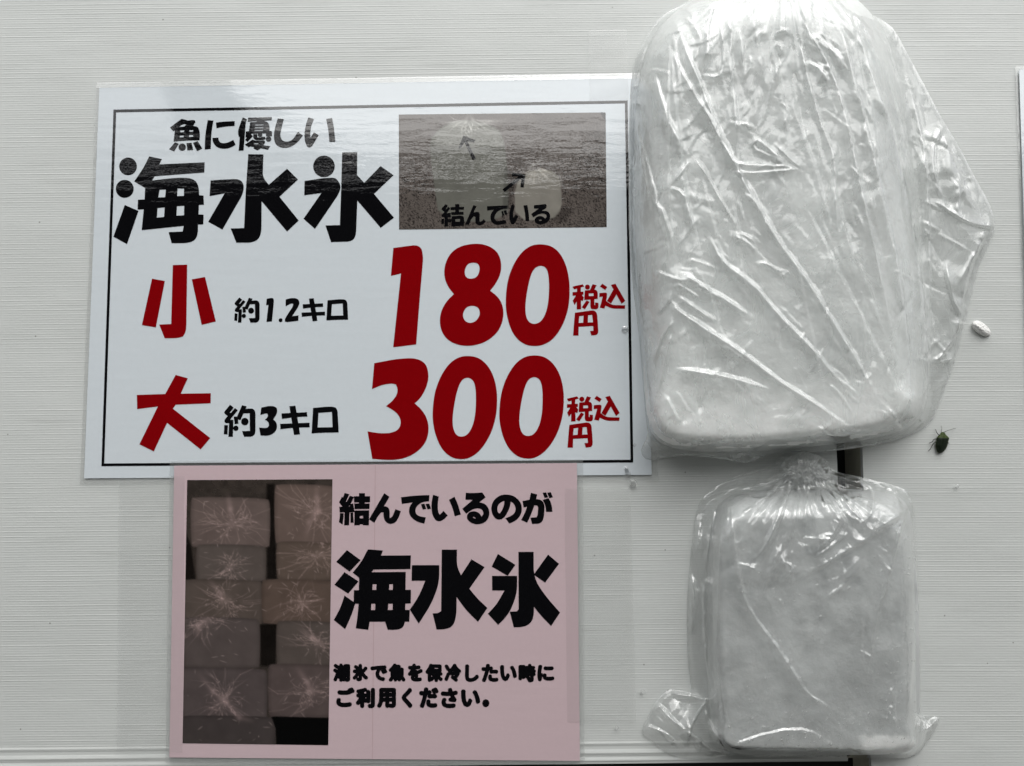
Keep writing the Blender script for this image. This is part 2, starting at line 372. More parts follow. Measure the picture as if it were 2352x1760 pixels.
tax = [
 [[(175,218),(455,155),(495,212),(405,240),(400,355),(472,355),(475,435),(430,448),(485,510),(460,612),(405,590),(412,835),(292,838),(292,625),(232,718),(183,600),(270,460),(178,468),(178,370),(300,362),(300,272),(218,293)]],
 [circ(582,232,68)],
 [[(720,152),(832,180),(772,300),(820,312),(850,345),(865,400),(862,550),(770,560),(772,718),(790,720),(793,650),(882,660),(885,770),(865,815),(830,835),(710,832),(675,805),(662,760),(662,570),(495,585),(512,325),(650,312)],[(622,403),(748,400),(750,472),(620,478)]],
 [[(560,592),(642,632),(515,835),(428,780)]],
 [[(985,140),(1122,228),(1065,308),(922,218)]],
 [[(910,395),(1060,380),(1105,390),(1115,420),(1110,490),(1092,610),(1160,660),(1240,705),(1330,722),(1608,725),(1598,820),(1300,818),(1200,795),(1070,735),(1040,815),(918,790),(1000,490),(902,503)]],
 [[(1218,175),(1342,140),(1608,605),(1510,688),(1368,430),(1225,680),(1112,610),(1290,295)]],
 [[(243,930),(690,865),(760,868),(810,895),(845,960),(865,1200),(878,1420),(870,1490),(830,1530),(690,1548),(652,1425),(745,1418),(738,1290),(345,1310),(340,1548),(193,1548),(215,1250)],[(362,1022),(480,1008),(465,1200),(343,1208)],[(602,995),(710,985),(735,1190),(592,1192)]]]
tax_a = Z(1300, 640, 11.82, tax); tax_b = Z(1300 - 12.8, 640 + 257.5, 11.82, tax)
Zc = lambda s: Z(180, 560, 2.9557, s)
ko = Zc([[[(500,237),(587,253),(526,568),(431,553)]],[[(641,145),(739,142),(733,560),(728,600),(710,630),(670,641),(586,642),(549,549),(630,545)]],[[(770,242),(860,226),(933,528),(837,551)]]])
dai = Zc([[[(660,891),(743,913),(695,1018),(899,1015),(898,1083),(660,1093),(642,1120),(895,1319),(830,1397),(602,1216),(512,1410),(414,1362),(540,1105),(399,1123),(397,1027),(590,1020)]]])
yaku = [
 [[(220,98),(268,138),(212,205),(228,208),(284,142),(323,172),(218,298),(262,300),(262,345),(255,525),(195,525),(205,345),(165,345),(145,332),(140,310),(150,290),(185,250),(143,215),(138,200),(145,185)]],
 [[(268,258),(320,255),(332,350),(280,358)]],[[(140,367),(190,372),(182,495),(133,490)]],[circ(296,412,36)],
 [[(380,105),(443,120),(428,152),(520,148),(550,170),(562,210),(562,460),(548,500),(510,525),(408,525),(380,450),(486,448),(484,212),(400,215),(358,305),(300,285)]],[circ(418,323,50)]]
kiro = [[[(1398,118),(1480,112),(1542,495),(1460,503)]],[[(1292,215),(1635,198),(1640,258),(1500,262),(1297,288)]],[[(1273,355),(1670,340),(1670,402),(1480,405),(1277,427)]]]
ro = [[[(1713,147),(1900,130),(1980,130),(2025,145),(2047,185),(2062,475),(1850,478),(1693,488)],[(1787,213),(1970,200),(1978,405),(1775,408)]]]
weight_a = Z(520, 670, 7.3733, yaku + [
 [[(683,120),(760,108),(790,112),(803,135),(803,180),(772,505),(678,514),(712,225),(672,232)]],[circ(918,484,33)],
 [[(1003,135),(1080,112),(1150,108),(1200,120),(1232,155),(1238,200),(1215,260),(1112,418),(1222,402),(1218,493),(1080,512),(1020,515),(992,505),(988,480),(1000,445),(1060,350),(1120,260),(1133,215),(1120,200),(1090,205),(1003,248)]]] + kiro + ro)
def mp(shapes, f): return [[[f(*p) for p in lp] for lp in s] for s in shapes]
weight_b = Z(500, 920, 7.3733, mp(yaku, lambda x, y: (212 + (x - 220) * 1.2515, 72 + (y - 98) * 1.2717)) + [
 [[(738,120),(880,93),(950,97),(998,125),(1010,170),(1000,230),(940,320),(990,365),(1008,430),(995,500),(940,565),(850,600),(725,593),(702,460),(790,467),(840,462),(868,430),(865,380),(835,345),(797,328),(840,290),(852,255),(843,225),(810,220),(723,245)]]]
 + mp(kiro, lambda x, y: (1057 + (x - 1273) * 1.257, 97 + (y - 118) * 1.263)) + mp(ro, lambda x, y: (1615 + (x - 1713) * 1.246, 127 + (y - 147) * 1.265)))
tied = Z(1000, 460, 7.9, [
 [[(185,72),(228,100),(188,160),(200,163),(238,118),(268,150),(205,240),(275,225),(285,310),(230,312),(228,475),(165,478),(168,312),(112,300),(110,270),(165,215),(110,165),(112,150)]],
 [[(112,338),(158,338),(155,430),(108,430)]],[circ(258,370,34)],
 [[(360,72),(435,72),(435,122),(520,122),(518,170),(430,172),(430,212),(512,212),(512,262),(290,268),(285,218),(360,214),(360,178),(275,180),(275,128),(360,125)]],
 [[(295,290),(470,280),(510,295),(520,330),(522,462),(290,475)],[(362,342),(448,338),(445,390),(358,392)]],
 [[(690,90),(748,108),(690,225),(750,210),(790,220),(805,250),(800,390),(830,390),(880,345),(915,385),(870,435),(820,458),(765,450),(728,415),(725,300),(700,290),(650,340),(605,452),(545,430)]],
 [[(938,110),(1310,95),(1310,150),(1220,158),(1130,200),(1080,270),(1070,330),(1100,375),(1150,380),(1270,358),(1292,415),(1180,445),(1100,450),(1030,410),(998,340),(1000,260),(1060,172),(942,187)]],
 [[(1198,205),(1228,197),(1250,275),(1218,285)]],[[(1242,190),(1285,182),(1308,250),(1265,262)]],
 [[(1385,82),(1442,100),(1410,220),(1412,320),(1455,262),(1505,290),(1460,390),(1415,440),(1375,430),(1340,340),(1340,220)]],[[(1598,98),(1668,87),(1692,220),(1705,378),(1638,378),(1625,220)]],
 [[(1788,92),(2000,70),(2020,95),(2010,140),(1930,195),(2020,195),(2070,230),(2088,290),(2070,360),(2020,410),(1940,440),(1860,435),(1810,400),(1800,350),(1830,305),(1890,285),(1950,295),(1995,335),(2020,300),(2010,260),(1960,240),(1880,250),(1775,310),(1740,250),(1880,150),(1790,152)],[(1870,355),(1920,350),(1935,365),(1900,380)]]])
arrow_up = Z(880, 160, 3.6867, [[[(680,558),(780,597),(768,618),(712,605),(787,757),(757,766),(690,615),(655,668),(638,662)]]])
arrow_right = Z(880, 160, 3.6867, [[[(1092,872),(1205,888),(1190,998),(1163,996),(1170,922),(1030,1037),(1012,1015),(1145,905),(1092,902)]]])
tied_pink = Z(770, 1120, 8.5077, [
 [[(185,105),(275,132),(208,275),(222,282),(285,160),(368,185),(300,322),(350,310),(380,480),(280,485),(270,738),(175,738),(182,485),(85,485),(80,378),(140,372),(75,290),(130,180),(150,195)],[(265,358),(285,350),(290,362),(270,368)]],
 [[(92,500),(165,500),(160,600),(145,722),(70,675),(88,590)]],[[(298,492),(350,488),(360,688),(298,688)]],
 [[(465,110),(580,110),(580,170),(682,170),(680,288),(578,290),(578,312),(672,312),(668,418),(380,422),(370,312),(462,310),(462,290),(368,290),(365,170),(465,170)]],
 [[(378,450),(662,445),(658,738),(540,738),(540,718),(480,718),(478,738),(372,738)],[(480,555),(545,555),(545,602),(480,602)]],
 [[(958,110),(1060,182),(950,368),(1000,368),(1045,400),(1062,450),(1065,590),(1080,595),(1120,560),(1175,422),(1282,462),(1240,590),(1180,680),(1110,712),(1040,708),(975,660),(945,580),(942,485),(900,485),(840,550),(765,690),(660,620)]],
 [[(1285,190),(1550,158),(1840,147),(1832,268),(1720,280),(1640,320),(1580,385),(1562,450),(1580,520),(1640,560),(1770,585),(1742,708),(1600,670),(1500,600),(1445,520),(1440,430),(1470,340),(1515,290),(1303,320)]],
 [[(1675,327),(1742,315),(1780,418),(1712,432)]],[[(1765,322),(1838,315),(1872,412),(1805,430)]],
 [[(1912,142),(2025,178),(2003,300),(2005,430),(2020,500),(2045,530),(2115,455),(2198,545),(2120,630),(2030,665),(1960,640),(1900,540),(1880,420),(1882,280)]]]) + Z(1020, 1120, 8.1926, [
 [[(92,232),(195,172),(260,310),(315,508),(200,540),(160,380)]],
 [[(410,100),(560,105),(720,93),(782,185),(662,278),(760,300),(830,370),(858,470),(840,570),(780,650),(680,692),(580,692),(480,650),(430,580),(430,520),(470,465),(550,442),(630,460),(680,500),(705,548),(740,500),(738,450),(700,405),(640,388),(560,400),(490,440),(415,492),(342,400),(540,232),(402,228)],[(538,555),(560,548),(585,565),(592,582),(565,580)]],
 [[(1175,130),(1280,145),(1380,205),(1450,300),(1468,400),(1450,500),(1390,590),(1310,645),(1228,678),(1152,577),(1240,545),(1310,500),(1345,440),(1345,370),(1310,300),(1255,265),(1240,360),(1200,460),(1140,555),(1080,600),(1020,607),(960,580),(905,500),(885,400),(900,310),(950,220),(1040,155),(1110,135)],[(1135,252),(1130,320),(1105,400),(1060,475),(1035,487),(1010,460),(1000,410),(1010,340),(1060,280)]],
 [[(1635,98),(1752,132),(1732,218),(1800,225),(1860,260),(1890,340),(1890,440),(1875,570),(1850,640),(1790,680),(1657,687),(1625,567),(1740,560),(1760,520),(1772,380),(1760,345),(1740,338),(1698,338),(1640,500),(1565,662),(1450,612),(1520,480),(1562,362),(1495,375),(1477,255),(1605,230)]],
 [[(1855,100),(1920,90),(1958,185),(1892,197)]],[[(1942,98),(2008,88),(2048,185),(1980,200)]],[[(1855,232),(1968,200),(2010,280),(2035,380),(2038,457),(1920,457),(1905,330)]]])
Z5 = lambda s: Z(740, 1080, 3.5677, s)
umi_pink = Z5([
 [[(203,655),(315,738),(225,832),(115,752)]],[[(183,836),(298,912),(213,1012),(100,940)]],[[(183,1028),(272,1090),(240,1190),(188,1303),(95,1228),(150,1130)]],
 [[(375,649),(498,659),(482,700),(727,699),(723,811),(420,815),(405,837),(685,834),(683,981),(728,981),(726,1092),(681,1094),(680,1145),(718,1147),(714,1242),(678,1243),(668,1280),(640,1303),(600,1309),(537,1309),(516,1243),(388,1243),(378,1309),(275,1297),(290,1200),(298,1096),(258,1094),(260,984),(300,984),(303,882),(250,840),(320,755)],
  [(413,935),(445,935),(443,982),(411,982)],[(550,935),(580,935),(578,982),(548,982)],[(403,1095),(436,1095),(433,1147),(400,1147)],[(542,1095),(578,1095),(577,1145),(538,1147)]]])
mizu_pink = Z5([
 [[(735,779),(960,779),(959,905),(930,1010),(880,1120),(791,1258),(718,1143),(790,1040),(845,907),(733,907)]],
 [[(980,652),(1105,652),(1103,785),(1138,862),(1223,731),(1331,795),(1206,972),(1270,1050),(1354,1130),(1277,1243),(1180,1150),(1102,1040),(1100,1180),(1085,1250),(1055,1290),(1000,1306),(938,1306),(905,1174),(950,1172),(975,1155)]]])
kori_pink = Z5([
 [[(1440,687),(1584,776),(1520,866),(1389,790)]],[[(1851,692),(1941,768),(1827,922),(1733,857)]],
 [[(1392,867),(1598,867),(1597,990),(1570,1090),(1520,1190),(1442,1269),(1358,1177),(1430,1100),(1494,987),(1393,986)]],
 [[(1608,670),(1733,670),(1733,880),(1820,1020),(1949,1167),(1876,1278),(1790,1190),(1735,1120),(1735,1180),(1720,1240),(1680,1275),(1625,1288),(1570,1288),(1537,1160),(1595,1158),(1610,1140)]]])

def font_line(name, chars, d, mat, parent, bold):
    """chars: (character, x0,y0,x1,y1) photo pixels; the built-in typeface fitted to each box and thickened"""
    V = []; Fs = []
    for ch, x0, y0, x1, y1 in chars:
        cu = bpy.data.curves.new('t', 'FONT'); cu.body = ch; cu.resolution_u = 4
        o = bpy.data.objects.new('t', cu); COL.objects.link(o); bpy.context.view_layer.update()
        dg = bpy.context.evaluated_depsgraph_get(); ev = o.evaluated_get(dg); me = ev.to_mesh()
        v = np.array([(q.co.x, q.co.y) for q in me.vertices]); f = [tuple(p.vertices) for p in me.polygons]
        ev.to_mesh_clear(); bpy.data.objects.remove(o); bpy.data.curves.remove(cu)
        if len(v) == 0: continue
        lo = v.min(0); hi = v.max(0); r = bold
        X = x0 + r + (v[:, 0] - lo[0]) / max(hi[0] - lo[0], 1e-6) * (x1 - x0 - 2 * r)
        Y = y1 - r - (v[:, 1] - lo[1]) / max(hi[1] - lo[1], 1e-6) * (y1 - y0 - 2 * r)
        offs = [(0, 0)] + [(r * math.cos(a), r * math.sin(a)) for a in [k * math.pi / 4 for k in range(8)]]
        for k, (ox, oy) in enumerate(offs):
            b0 = len(V); V += [P(a + ox, b_ + oy, d + 3e-6 * k) for a, b_ in zip(X, Y)]; Fs += [tuple(i + b0 for i in q) for q in f]
    return mesh_obj(name, V, Fs, mat, parent)
def boxes(ox, oy, s, l): return [(c, ox + a / s, oy + b_ / s, ox + c2 / s, oy + d2 / s) for c, a, b_, c2, d2 in l]
row1 = boxes(740, 1480, 3.5677, [('潮',88,157,230,308),('氷',247,160,378,303),('で',395,172,535,303),('魚',543,157,684,308),('を',700,158,826,306),('保',845,158,990,310),('冷',1000,158,1141,310),('し',1170,165,1286,310),('た',1305,160,1445,311),('い',1457,170,1596,302),('時',1608,160,1752,312),('に',1763,168,1903,304)])
row2 = boxes(740, 1480, 3.5677, [('ご',115,352,268,516),('利',275,355,433,524),('用',448,357,605,524),('く',650,355,741,525),('だ',795,352,955,524),('さ',972,357,1112,524),('い',1137,370,1296,515),('。',1311,450,1371,516)])

# ================================================================== the wall: two corrugated plastic panels, dark recess
PITCH = .0039
def corrugated(name, x0, x1, z0, z1, rot, seed, bottom_curl=False):
    nz = int((z1 - z0) / PITCH * 8); nx = 70
    zs = np.linspace(z0, z1, nz + 1); xs = np.linspace(x0, x1, nx + 1)
    X, Zz = np.meshgrid(xs, zs)
    t = (Zz / PITCH) % 1.0
    amp = .25 + 1.6 * fbm(X * 14 + 40, np.floor(Zz / PITCH) * .73 + 9, seed, 3)
    h = .00011 * amp * np.exp(-((t - .5) / .12) ** 2) + .00003 * np.cos(2 * np.pi * t)
    h += .0012 * (fbm(X * 7 + 20, Zz * 9 + 20, seed + 5, 2) - .5) + .00025 * (fbm(X * 30 + 20, Zz * 60 + 50, seed + 9, 2) - .5)
    if bottom_curl:
        for zc, a, w in ((z0 + .0155, .0005, .0012), (z0 + .0085, .0007, .0018), (z0 + .003, .0006, .0015)):
            h += a * np.exp(-((Zz - zc) / w) ** 2) * (.6 + .8 * fbm(X * 9 + 3, Zz * 0 + zc * 900, seed + 2, 2))
    V = np.stack([X * math.cos(rot) - Zz * math.sin(rot), -h, X * math.sin(rot) + Zz * math.cos(rot)], -1).reshape(-1, 3)
    n = nx + 1; a = (np.arange(nz)[:, None] * n + np.arange(nx)[None]).ravel()
    Fs = [tuple(q) for q in np.stack([a, a + 1, a + n + 1, a + n], 1)]
    # rim and back so the panel is a 4 mm board
    k = len(V); T4 = .004
    cor = [V[0], V[nx], V[-1], V[nz * n]]
    rim = list(range(n)) + [j * n + nx for j in range(1, nz + 1)] + [nz * n + i for i in range(nx - 1, -1, -1)] + [j * n for j in range(nz - 1, 0, -1)]
    V = np.vstack([V, V[rim] + np.array([0, T4, 0])]); m_ = len(rim)
    Fs += [(rim[i], k + i, k + (i + 1) % m_, rim[(i + 1) % m_]) for i in range(m_)]
    Fs.append(tuple(k + i for i in range(m_)))
    return mesh_obj(name, V, Fs, M['panel'], None, False)
zb = P(0, 1763)[2]
lp = corrugated('corrugated_panel', -.62, .262, zb + .002, .50, R(.6), 3, True)
tag(lp, 'wide white corrugated plastic panel behind both notices, left of the dark slot', 'panel', 'corrugated plastic panels of the wall')
rp = corrugated('corrugated_panel', .2832, .62, -.50, .50, 0, 23)
tag(rp, 'narrower white corrugated plastic panel with the green bug, right of the dark slot', 'panel', 'corrugated plastic panels of the wall')
def box(name, x0, x1, y0, y1, z0, z1, mat, parent=None):
    v = [(x, y, z) for x in (x0, x1) for y in (y0, y1) for z in (z0, z1)]
    f = [(0, 1, 3, 2), (4, 6, 7, 5), (0, 4, 5, 1), (2, 3, 7, 6), (0, 2, 6, 4), (1, 5, 7, 3)]
    return mesh_obj(name, v, f, mat, parent)
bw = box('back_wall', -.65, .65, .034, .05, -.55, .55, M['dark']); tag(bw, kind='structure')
je = box('door_edge', .2837, .60, .0055, .0335, -.50, .50, M['olive'])
tag(je, 'olive grey edge strip inside the dark slot between the two panels', 'edge strip')

# ================================================================== printed photographs (vertex-coloured flat prints)
def lin(c): return np.array([((v / 255) / 12.92 if v / 255 <= .04045 else ((v / 255 + .055) / 1.055) ** 2.4) for v in c])
def print_mesh(name, corners, src, d, n, paint, parent):
    """corners/src: TL TR BR BL in photo px and in the painting's own coordinates"""
    nx, ny = n; u, v = np.meshgrid(np.linspace(0, 1, nx + 1), np.linspace(0, 1, ny + 1))
    def bil(c, k): return (c[0][k] * (1 - u) + c[1][k] * u) * (1 - v) + (c[3][k] * (1 - u) + c[2][k] * u) * v
    px, py = bil(corners, 0), bil(corners, 1); V = PN(px, py, d + 0 * px).reshape(-1, 3)
    colr = paint(bil(src, 0), bil(src, 1)); a = (np.arange(ny)[:, None] * (nx + 1) + np.arange(nx)[None]).ravel()
    Fs = np.stack([a, a + nx + 1, a + nx + 2, a + 1], 1)
    return mesh_obj(name, V, Fs, M['print'], parent, False, np.clip(colr, 0, 1).reshape(-1, 3))
def softpoly(x, y, poly, soft):
    d, ins, _, _ = poly_dist(x, y, poly); s = np.where(ins, d, -d); return np.clip(s / soft + .5, 0, 1)
def streak(img, x, y, pts, w, col, a):
    n = len(pts) - 1
    for i in range(n):
        d, t = seg_dist(x, y, *pts[i], *pts[i + 1])
        q = (i + t) / n; k = a * np.exp(-(d / w) ** 2) * np.sin(np.pi * np.clip(q * .9 + .07, 0, 1))
        img += k[..., None] * col
    return img
def burst(img, x, y, cx, cy, rad, n, col, a, asp=.8, seed=0):
    r = np.random.default_rng(seed)
    for _ in range(n):
        th = r.choice([.3, 2.5, 3.6, 5.4]) + r.normal() * .45 + seed; r0 = rad * r.uniform(.02, .5); r1 = r0 + rad * r.exponential(.35); b_ = r.normal() * .2
        pts = [(cx + q * math.cos(th + b_ * k), cy + q * asp * math.sin(th + b_ * k)) for k, q in enumerate((r0, (r0 + r1) / 2, r1))]
        img = streak(img, x, y, pts, r.uniform(1.8, 3.6), col, a * r.uniform(.25, 1))
    d = np.hypot(x - cx, (y - cy) * 1.2); img += (a * .9 * np.exp(-(d / (rad * .16)) ** 2) * (.6 + .8 * fbm(x / 9, y / 9, seed)))[..., None] * col
    return img
def paint_blocks(x, y):
    k = 1.35
    img = np.zeros(x.shape + (3,)) + lin((52, 46, 42)) * k * (.6 + .8 * fbm(x / 40, y / 40, 4))[..., None]
    B = [((135,200,570,470),(365,345),(92,80,76)),((590,130,925,452),(812,275),(94,80,74)),((165,455,548,655),(350,572),(80,72,68)),((600,440,925,650),(828,510),(84,72,65)),
         ((95,645,530,890),(330,755),(77,68,63)),((520,645,925,885),(742,768),(82,69,62)),((90,850,515,1125),(225,865),(75,67,65)),((600,870,925,1115),(832,990),(76,68,64)),
         ((80,1125,555,1405),(318,1295),(73,65,64)),((555,1105,925,1392),(797,1248),(77,67,65)),((80,1385,600,1560),(330,1480),(60,54,53))]
    dark = np.clip(softpoly(x, y, [(548,120),(592,120),(605,640),(550,660)], 14) + softpoly(x, y, [(512,885),(605,880),(600,1120),(515,1110)], 14) + softpoly(x, y, [(80,300),(140,460),(165,640),(80,660)], 12), 0, 1)
    img = img * (1 - .8 * dark[..., None])
    for i, ((x0, y0, x1, y1), kn, c) in enumerate(B):
        p = smooth_poly([(x0, y0 + 10), (x0 + 25, y0 - 8), (x1 - 25, y0), (x1, y0 + 20), (x1 - 3, y1 - 20), (x1 - 12, y1), (x0 + 20, y1), (x0 + 4, y1 - 20)], 2)
        m_ = softpoly(x, y, p, 7)[..., None]
        cc = lin(c) * k * (.86 + .3 * fbm(x / 60, y / 60, 30 + i))[..., None]
        d, ins, _, _ = poly_dist(x, y, p); cc = cc * (.72 + .28 * np.clip(d / 22, 0, 1))[..., None]
        lay = np.zeros_like(img)
        if i < 10: lay = burst(lay, x, y, *kn, 190 if i != 2 else 150, 110, lin((165,142,138)) * k, .17, .75, i)
        rr = np.random.default_rng(90 + i)
        for _ in range(14):
            sx, sy = rr.uniform(x0 + 10, x1 - 10), rr.uniform(y0, y1); th = rr.uniform(0, 6.28); l_ = rr.uniform(8, 45)
            lay = streak(lay, x, y, [(sx, sy), (sx + l_ * math.cos(th), sy + l_ * math.sin(th))], 2.6, lin((185,165,160)) * k, rr.uniform(.05, .25))
        img = img * (1 - m_) + (cc + lay) * m_
    for pts in ([(340,180),(352,260),(362,345)], [(820,130),(822,200),(830,270),(780,330),(760,420)], [(240,650),(300,720),(310,790)], [(225,850),(180,900),(170,960)], [(730,910),(800,960),(860,990)], [(185,1160),(260,1250),(330,1310),(400,1390),(480,1410)], [(720,1130),(770,1200),(800,1270)]):
        img = streak(img, x, y, pts, 15, lin((125,106,104)) * k, .30)
    m_ = softpoly(x, y, [(575,1388),(600,1385),(925,1395),(925,1580),(602,1580),(598,1450)], 6)[..., None]
    img = img * (1 - m_) + lin((7, 7, 7)) * k * m_
    return img
def paint_bags(x, y):
    k = 1.5
    sp = fbm(x / 6.5, y / 6.5, 60, 2)
    base = lin((80, 74, 70)) * k * (.8 + .4 * fbm(x / 200, y / 200, 61))[..., None]
    img = base * (1 - .75 * np.clip((sp - .56) * 9, 0, 1)[..., None] * np.clip((y - 650) / 300 + np.clip((x - 1550) / 200, 0, 1), 0, 1)[..., None])
    img = img * (1 + .25 * np.clip((.42 - sp) * 8, 0, 1)[..., None])
    p1 = smooth_poly([(392,640),(425,545),(550,450),(690,425),(800,440),(965,490),(1015,570),(1040,700),(1062,1000),(1055,1285),(480,1290),(420,900)], 1)
    p2 = smooth_poly([(1112,990),(1200,880),(1300,845),(1478,868),(1508,1010),(1515,1180),(1430,1278),(1120,1275)], 1)
    for p, c in ((p1, (92, 92, 86)), (p2, (116, 113, 106))):
        m_ = softpoly(x, y, p, 10)[..., None]; cc = lin(c) * k * (.85 + .3 * fbm(x / 90, y / 90, 8))[..., None]; img = img * (1 - m_ * .93) + cc * m_ * .93
    top = softpoly(x, y, smooth_poly([(395,640),(430,550),(560,455),(700,432),(800,445),(960,495),(1010,570),(1025,660),(700,650)], 1), 20)[..., None]
    img += top * lin((98, 98, 95)) * .8
    r = np.random.default_rng(5)
    for _ in range(60):
        th = r.uniform(math.pi * .08, math.pi * .92); r0, r1 = r.uniform(30, 120), r.uniform(120, 300); w = r.normal() * .15
        pts = [(735 + q * math.cos(th + w * j) * 1.15, 415 + q * math.sin(th + w * j) * .62) for j, q in enumerate((r0, (r0 + r1) / 2, r1))]
        img = streak(img, x, y, pts, 4, lin((210, 210, 205)), r.uniform(.06, .32))
    for _ in range(34):
        th = r.uniform(math.pi * .1, math.pi * .85); r0, r1 = r.uniform(20, 60), r.uniform(90, 220)
        pts = [(1290 + q * math.cos(th), 820 + q * math.sin(th) * .9) for q in (r0, r1)]
        img = streak(img, x, y, pts, 4, lin((195, 190, 180)), r.uniform(.08, .3))
    for pts in ([(735,375),(760,430),(800,450)], [(720,380),(700,440),(600,450)], [(1330,775),(1270,810),(1220,850)], [(1190,880),(1320,850),(1480,870)], [(1500,900),(1512,1000)]):
        img = streak(img, x, y, pts, 14, lin((190, 190, 185)), .22)
    sh = np.clip(softpoly(x, y, [(1030,820),(1115,900),(1112,1010),(1060,1180),(1012,1240),(1015,1100)], 20), 0, 1)[..., None]
    img = img * (1 - .35 * sh)
    sh = softpoly(x, y, [(1430,1280),(1520,1160),(1600,1180),(1540,1290)], 30)[..., None]; img = img * (1 - .4 * sh)
    img = img * (1 - .9 * softpoly(x, y, [(1830,355),(1900,350),(1900,440),(1875,420)], 10)[..., None])
    return img

# ================================================================== the large price notice
D1 = .0016
sg = empty('price_sign', P(840, 640, D1)); tag(sg, 'large laminated white price notice with big red 180 and 300 in a black border', 'sign')
quadsheet('laminate_border', [(221, 190), (1476, 167), (1512, 1104), (183, 1112)], D1 - .0004, M['laminate'], sg, thick=0)
quadsheet('paper_sheet', [(228, 202), (1468, 179), (1497, 1091), (193, 1099)], D1, M['white_paper'], sg, 1, 1)
# rolled upper rim of the film
def rim(name, a, b, w0, w1, d0, d1, mat, parent):
    V = [P(a[0], a[1] + w0, d0), P(b[0], b[1] + w0, d0), P(b[0], b[1] + w1, d1), P(a[0], a[1] + w1, d1)]
    return mesh_obj(name, V, [(0, 3, 2, 1)], mat, parent)
rim('film_edge', (222, 196), (1470, 174), -6, 6, D1 - .0011, D1 + .0004, M['laminate'], sg)
# black border line: TL TR BR BL outer, 6 px wide
TL, TR, BR, BL = (260.7, 252), (1441.5, 231), (1454.6, 1062.5), (233, 1071)
w = 6.2
fr = [[[TL, TR, (TR[0], TR[1] + w), (TL[0], TL[1] + w)]], [[(TR[0] - w, TR[1]), TR, BR, (BR[0] - w, BR[1])]], [[(BL[0], BL[1] - w), (BR[0], BR[1] - w), BR, BL]], [[TL, (TL[0] + w, TL[1]), (BL[0] + w, BL[1]), BL]]]
lettering('border_line', fr, D1 + .00015, M['black_ink'], sg)
I1 = D1 + .00015
lettering('tagline_lettering', tag_top, I1, M['black_ink'], sg)
lettering('title_lettering', umi_top + mizu_top + kori_top, I1, M['black_ink'], sg)
lettering('size_lettering', ko, I1, M['red_ink'], sg); lettering('size_lettering', dai, I1, M['red_ink'], sg)
lettering('weight_lettering', weight_a, I1, M['black_ink'], sg); lettering('weight_lettering', weight_b, I1, M['black_ink'], sg)
lettering('price_lettering', price_small, I1, M['red_ink'], sg); lettering('price_lettering', price_large, I1, M['red_ink'], sg)
lettering('tax_lettering', tax_a, I1, M['red_ink'], sg); lettering('tax_lettering', tax_b, I1, M['red_ink'], sg)
ph = print_mesh('printed_photo', [(916, 263.3), (1391, 258.5), (1393.5, 522), (916.6, 527.5)], [(133,381),(1884,363),(1893,1335),(135,1355)], I1, (250, 140), paint_bags, sg)
for nm, s in (('caption_lettering', tied), ('arrow', arrow_up), ('arrow', arrow_right)): lettering(nm, s, I1 + .00012, M['black_ink'], ph)

# ================================================================== the pink notice
D2 = .0027
pk = empty('pink_sign', P(865, 1400, D2)); tag(pk, 'laminated pink notice with black writing and a photo of stacked ice bags', 'sign')
quadsheet('laminate_border', [(390, 1058), (1339, 1055), (1343, 1756), (380, 1752)], D2 - .0004, M['laminate'], pk, thick=0)
quadsheet('paper_sheet', [(400, 1070), (1325, 1064), (1332, 1748), (389, 1740)], D2, M['pink_paper'], pk)
rim('film_edge', (389, 1746), (1332, 1752), -4, 5, D2 + .0003, D2 - .0008, M['laminate'], pk)
I2 = D2 + .00015
lettering('heading_lettering', tied_pink, I2, M['black_ink'], pk)
lettering('title_lettering', umi_pink + mizu_pink + kori_pink, I2, M['black_ink'], pk)
font_line('message_lettering', row1, I2, M['black_ink'], pk, 2.9)
font_line('message_lettering', row2, I2, M['black_ink'], pk, 3.3)
print_mesh('printed_photo', [(430, 1103), (763.7, 1101), (754, 1712), (419.3, 1707.6)], [(118,102),(907,97),(884,1542),(93,1531)], I2, (190, 330), paint_blocks, pk)
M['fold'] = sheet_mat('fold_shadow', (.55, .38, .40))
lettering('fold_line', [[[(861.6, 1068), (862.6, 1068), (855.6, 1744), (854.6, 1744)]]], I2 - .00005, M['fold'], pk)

# ================================================================== tape
def tape(c, d, label):
    o = quadsheet('clear_tape', c, d, M['tape'], None, 12, 40, lambda u, v: .00025 * (math.sin(9 * u + 5 * v) + math.sin(23 * v + 3 * u)) * .5, thick=0); tag(o, label, 'tape', 'clear tape strips holding the notices'); return o
tape([(274, 1098), (424, 1094), (419, 1729), (268, 1725)], D2 + .0005, 'wide strip of clear woven tape down the left edge of the pink notice')
tape([(1297, 1122), (1448, 1122), (1461, 1660), (1303, 1660)], D2 + .0005, 'wide strip of clear woven tape down the right edge of the pink notice')
tape([(1352, 70), (1440, 66), (1444, 232), (1354, 236)], D1 + .0006, 'short faint clear tape over the top right corner of the price notice')

# third notice at the right edge of the picture
s3 = empty('white_notice', P(2400, 450, .0016)); tag(s3, 'white laminated notice cut off by the right edge of the photo, above the bug', 'sign')
quadsheet('laminate_border', [(2332, 152), (2720, 150), (2740, 980), (2359, 980)], .0012, M['laminate'], s3, thick=0)
quadsheet('paper_sheet', [(2341, 160), (2710, 158), (2728, 970), (2366, 970)], .0022, M['white_paper'], s3)

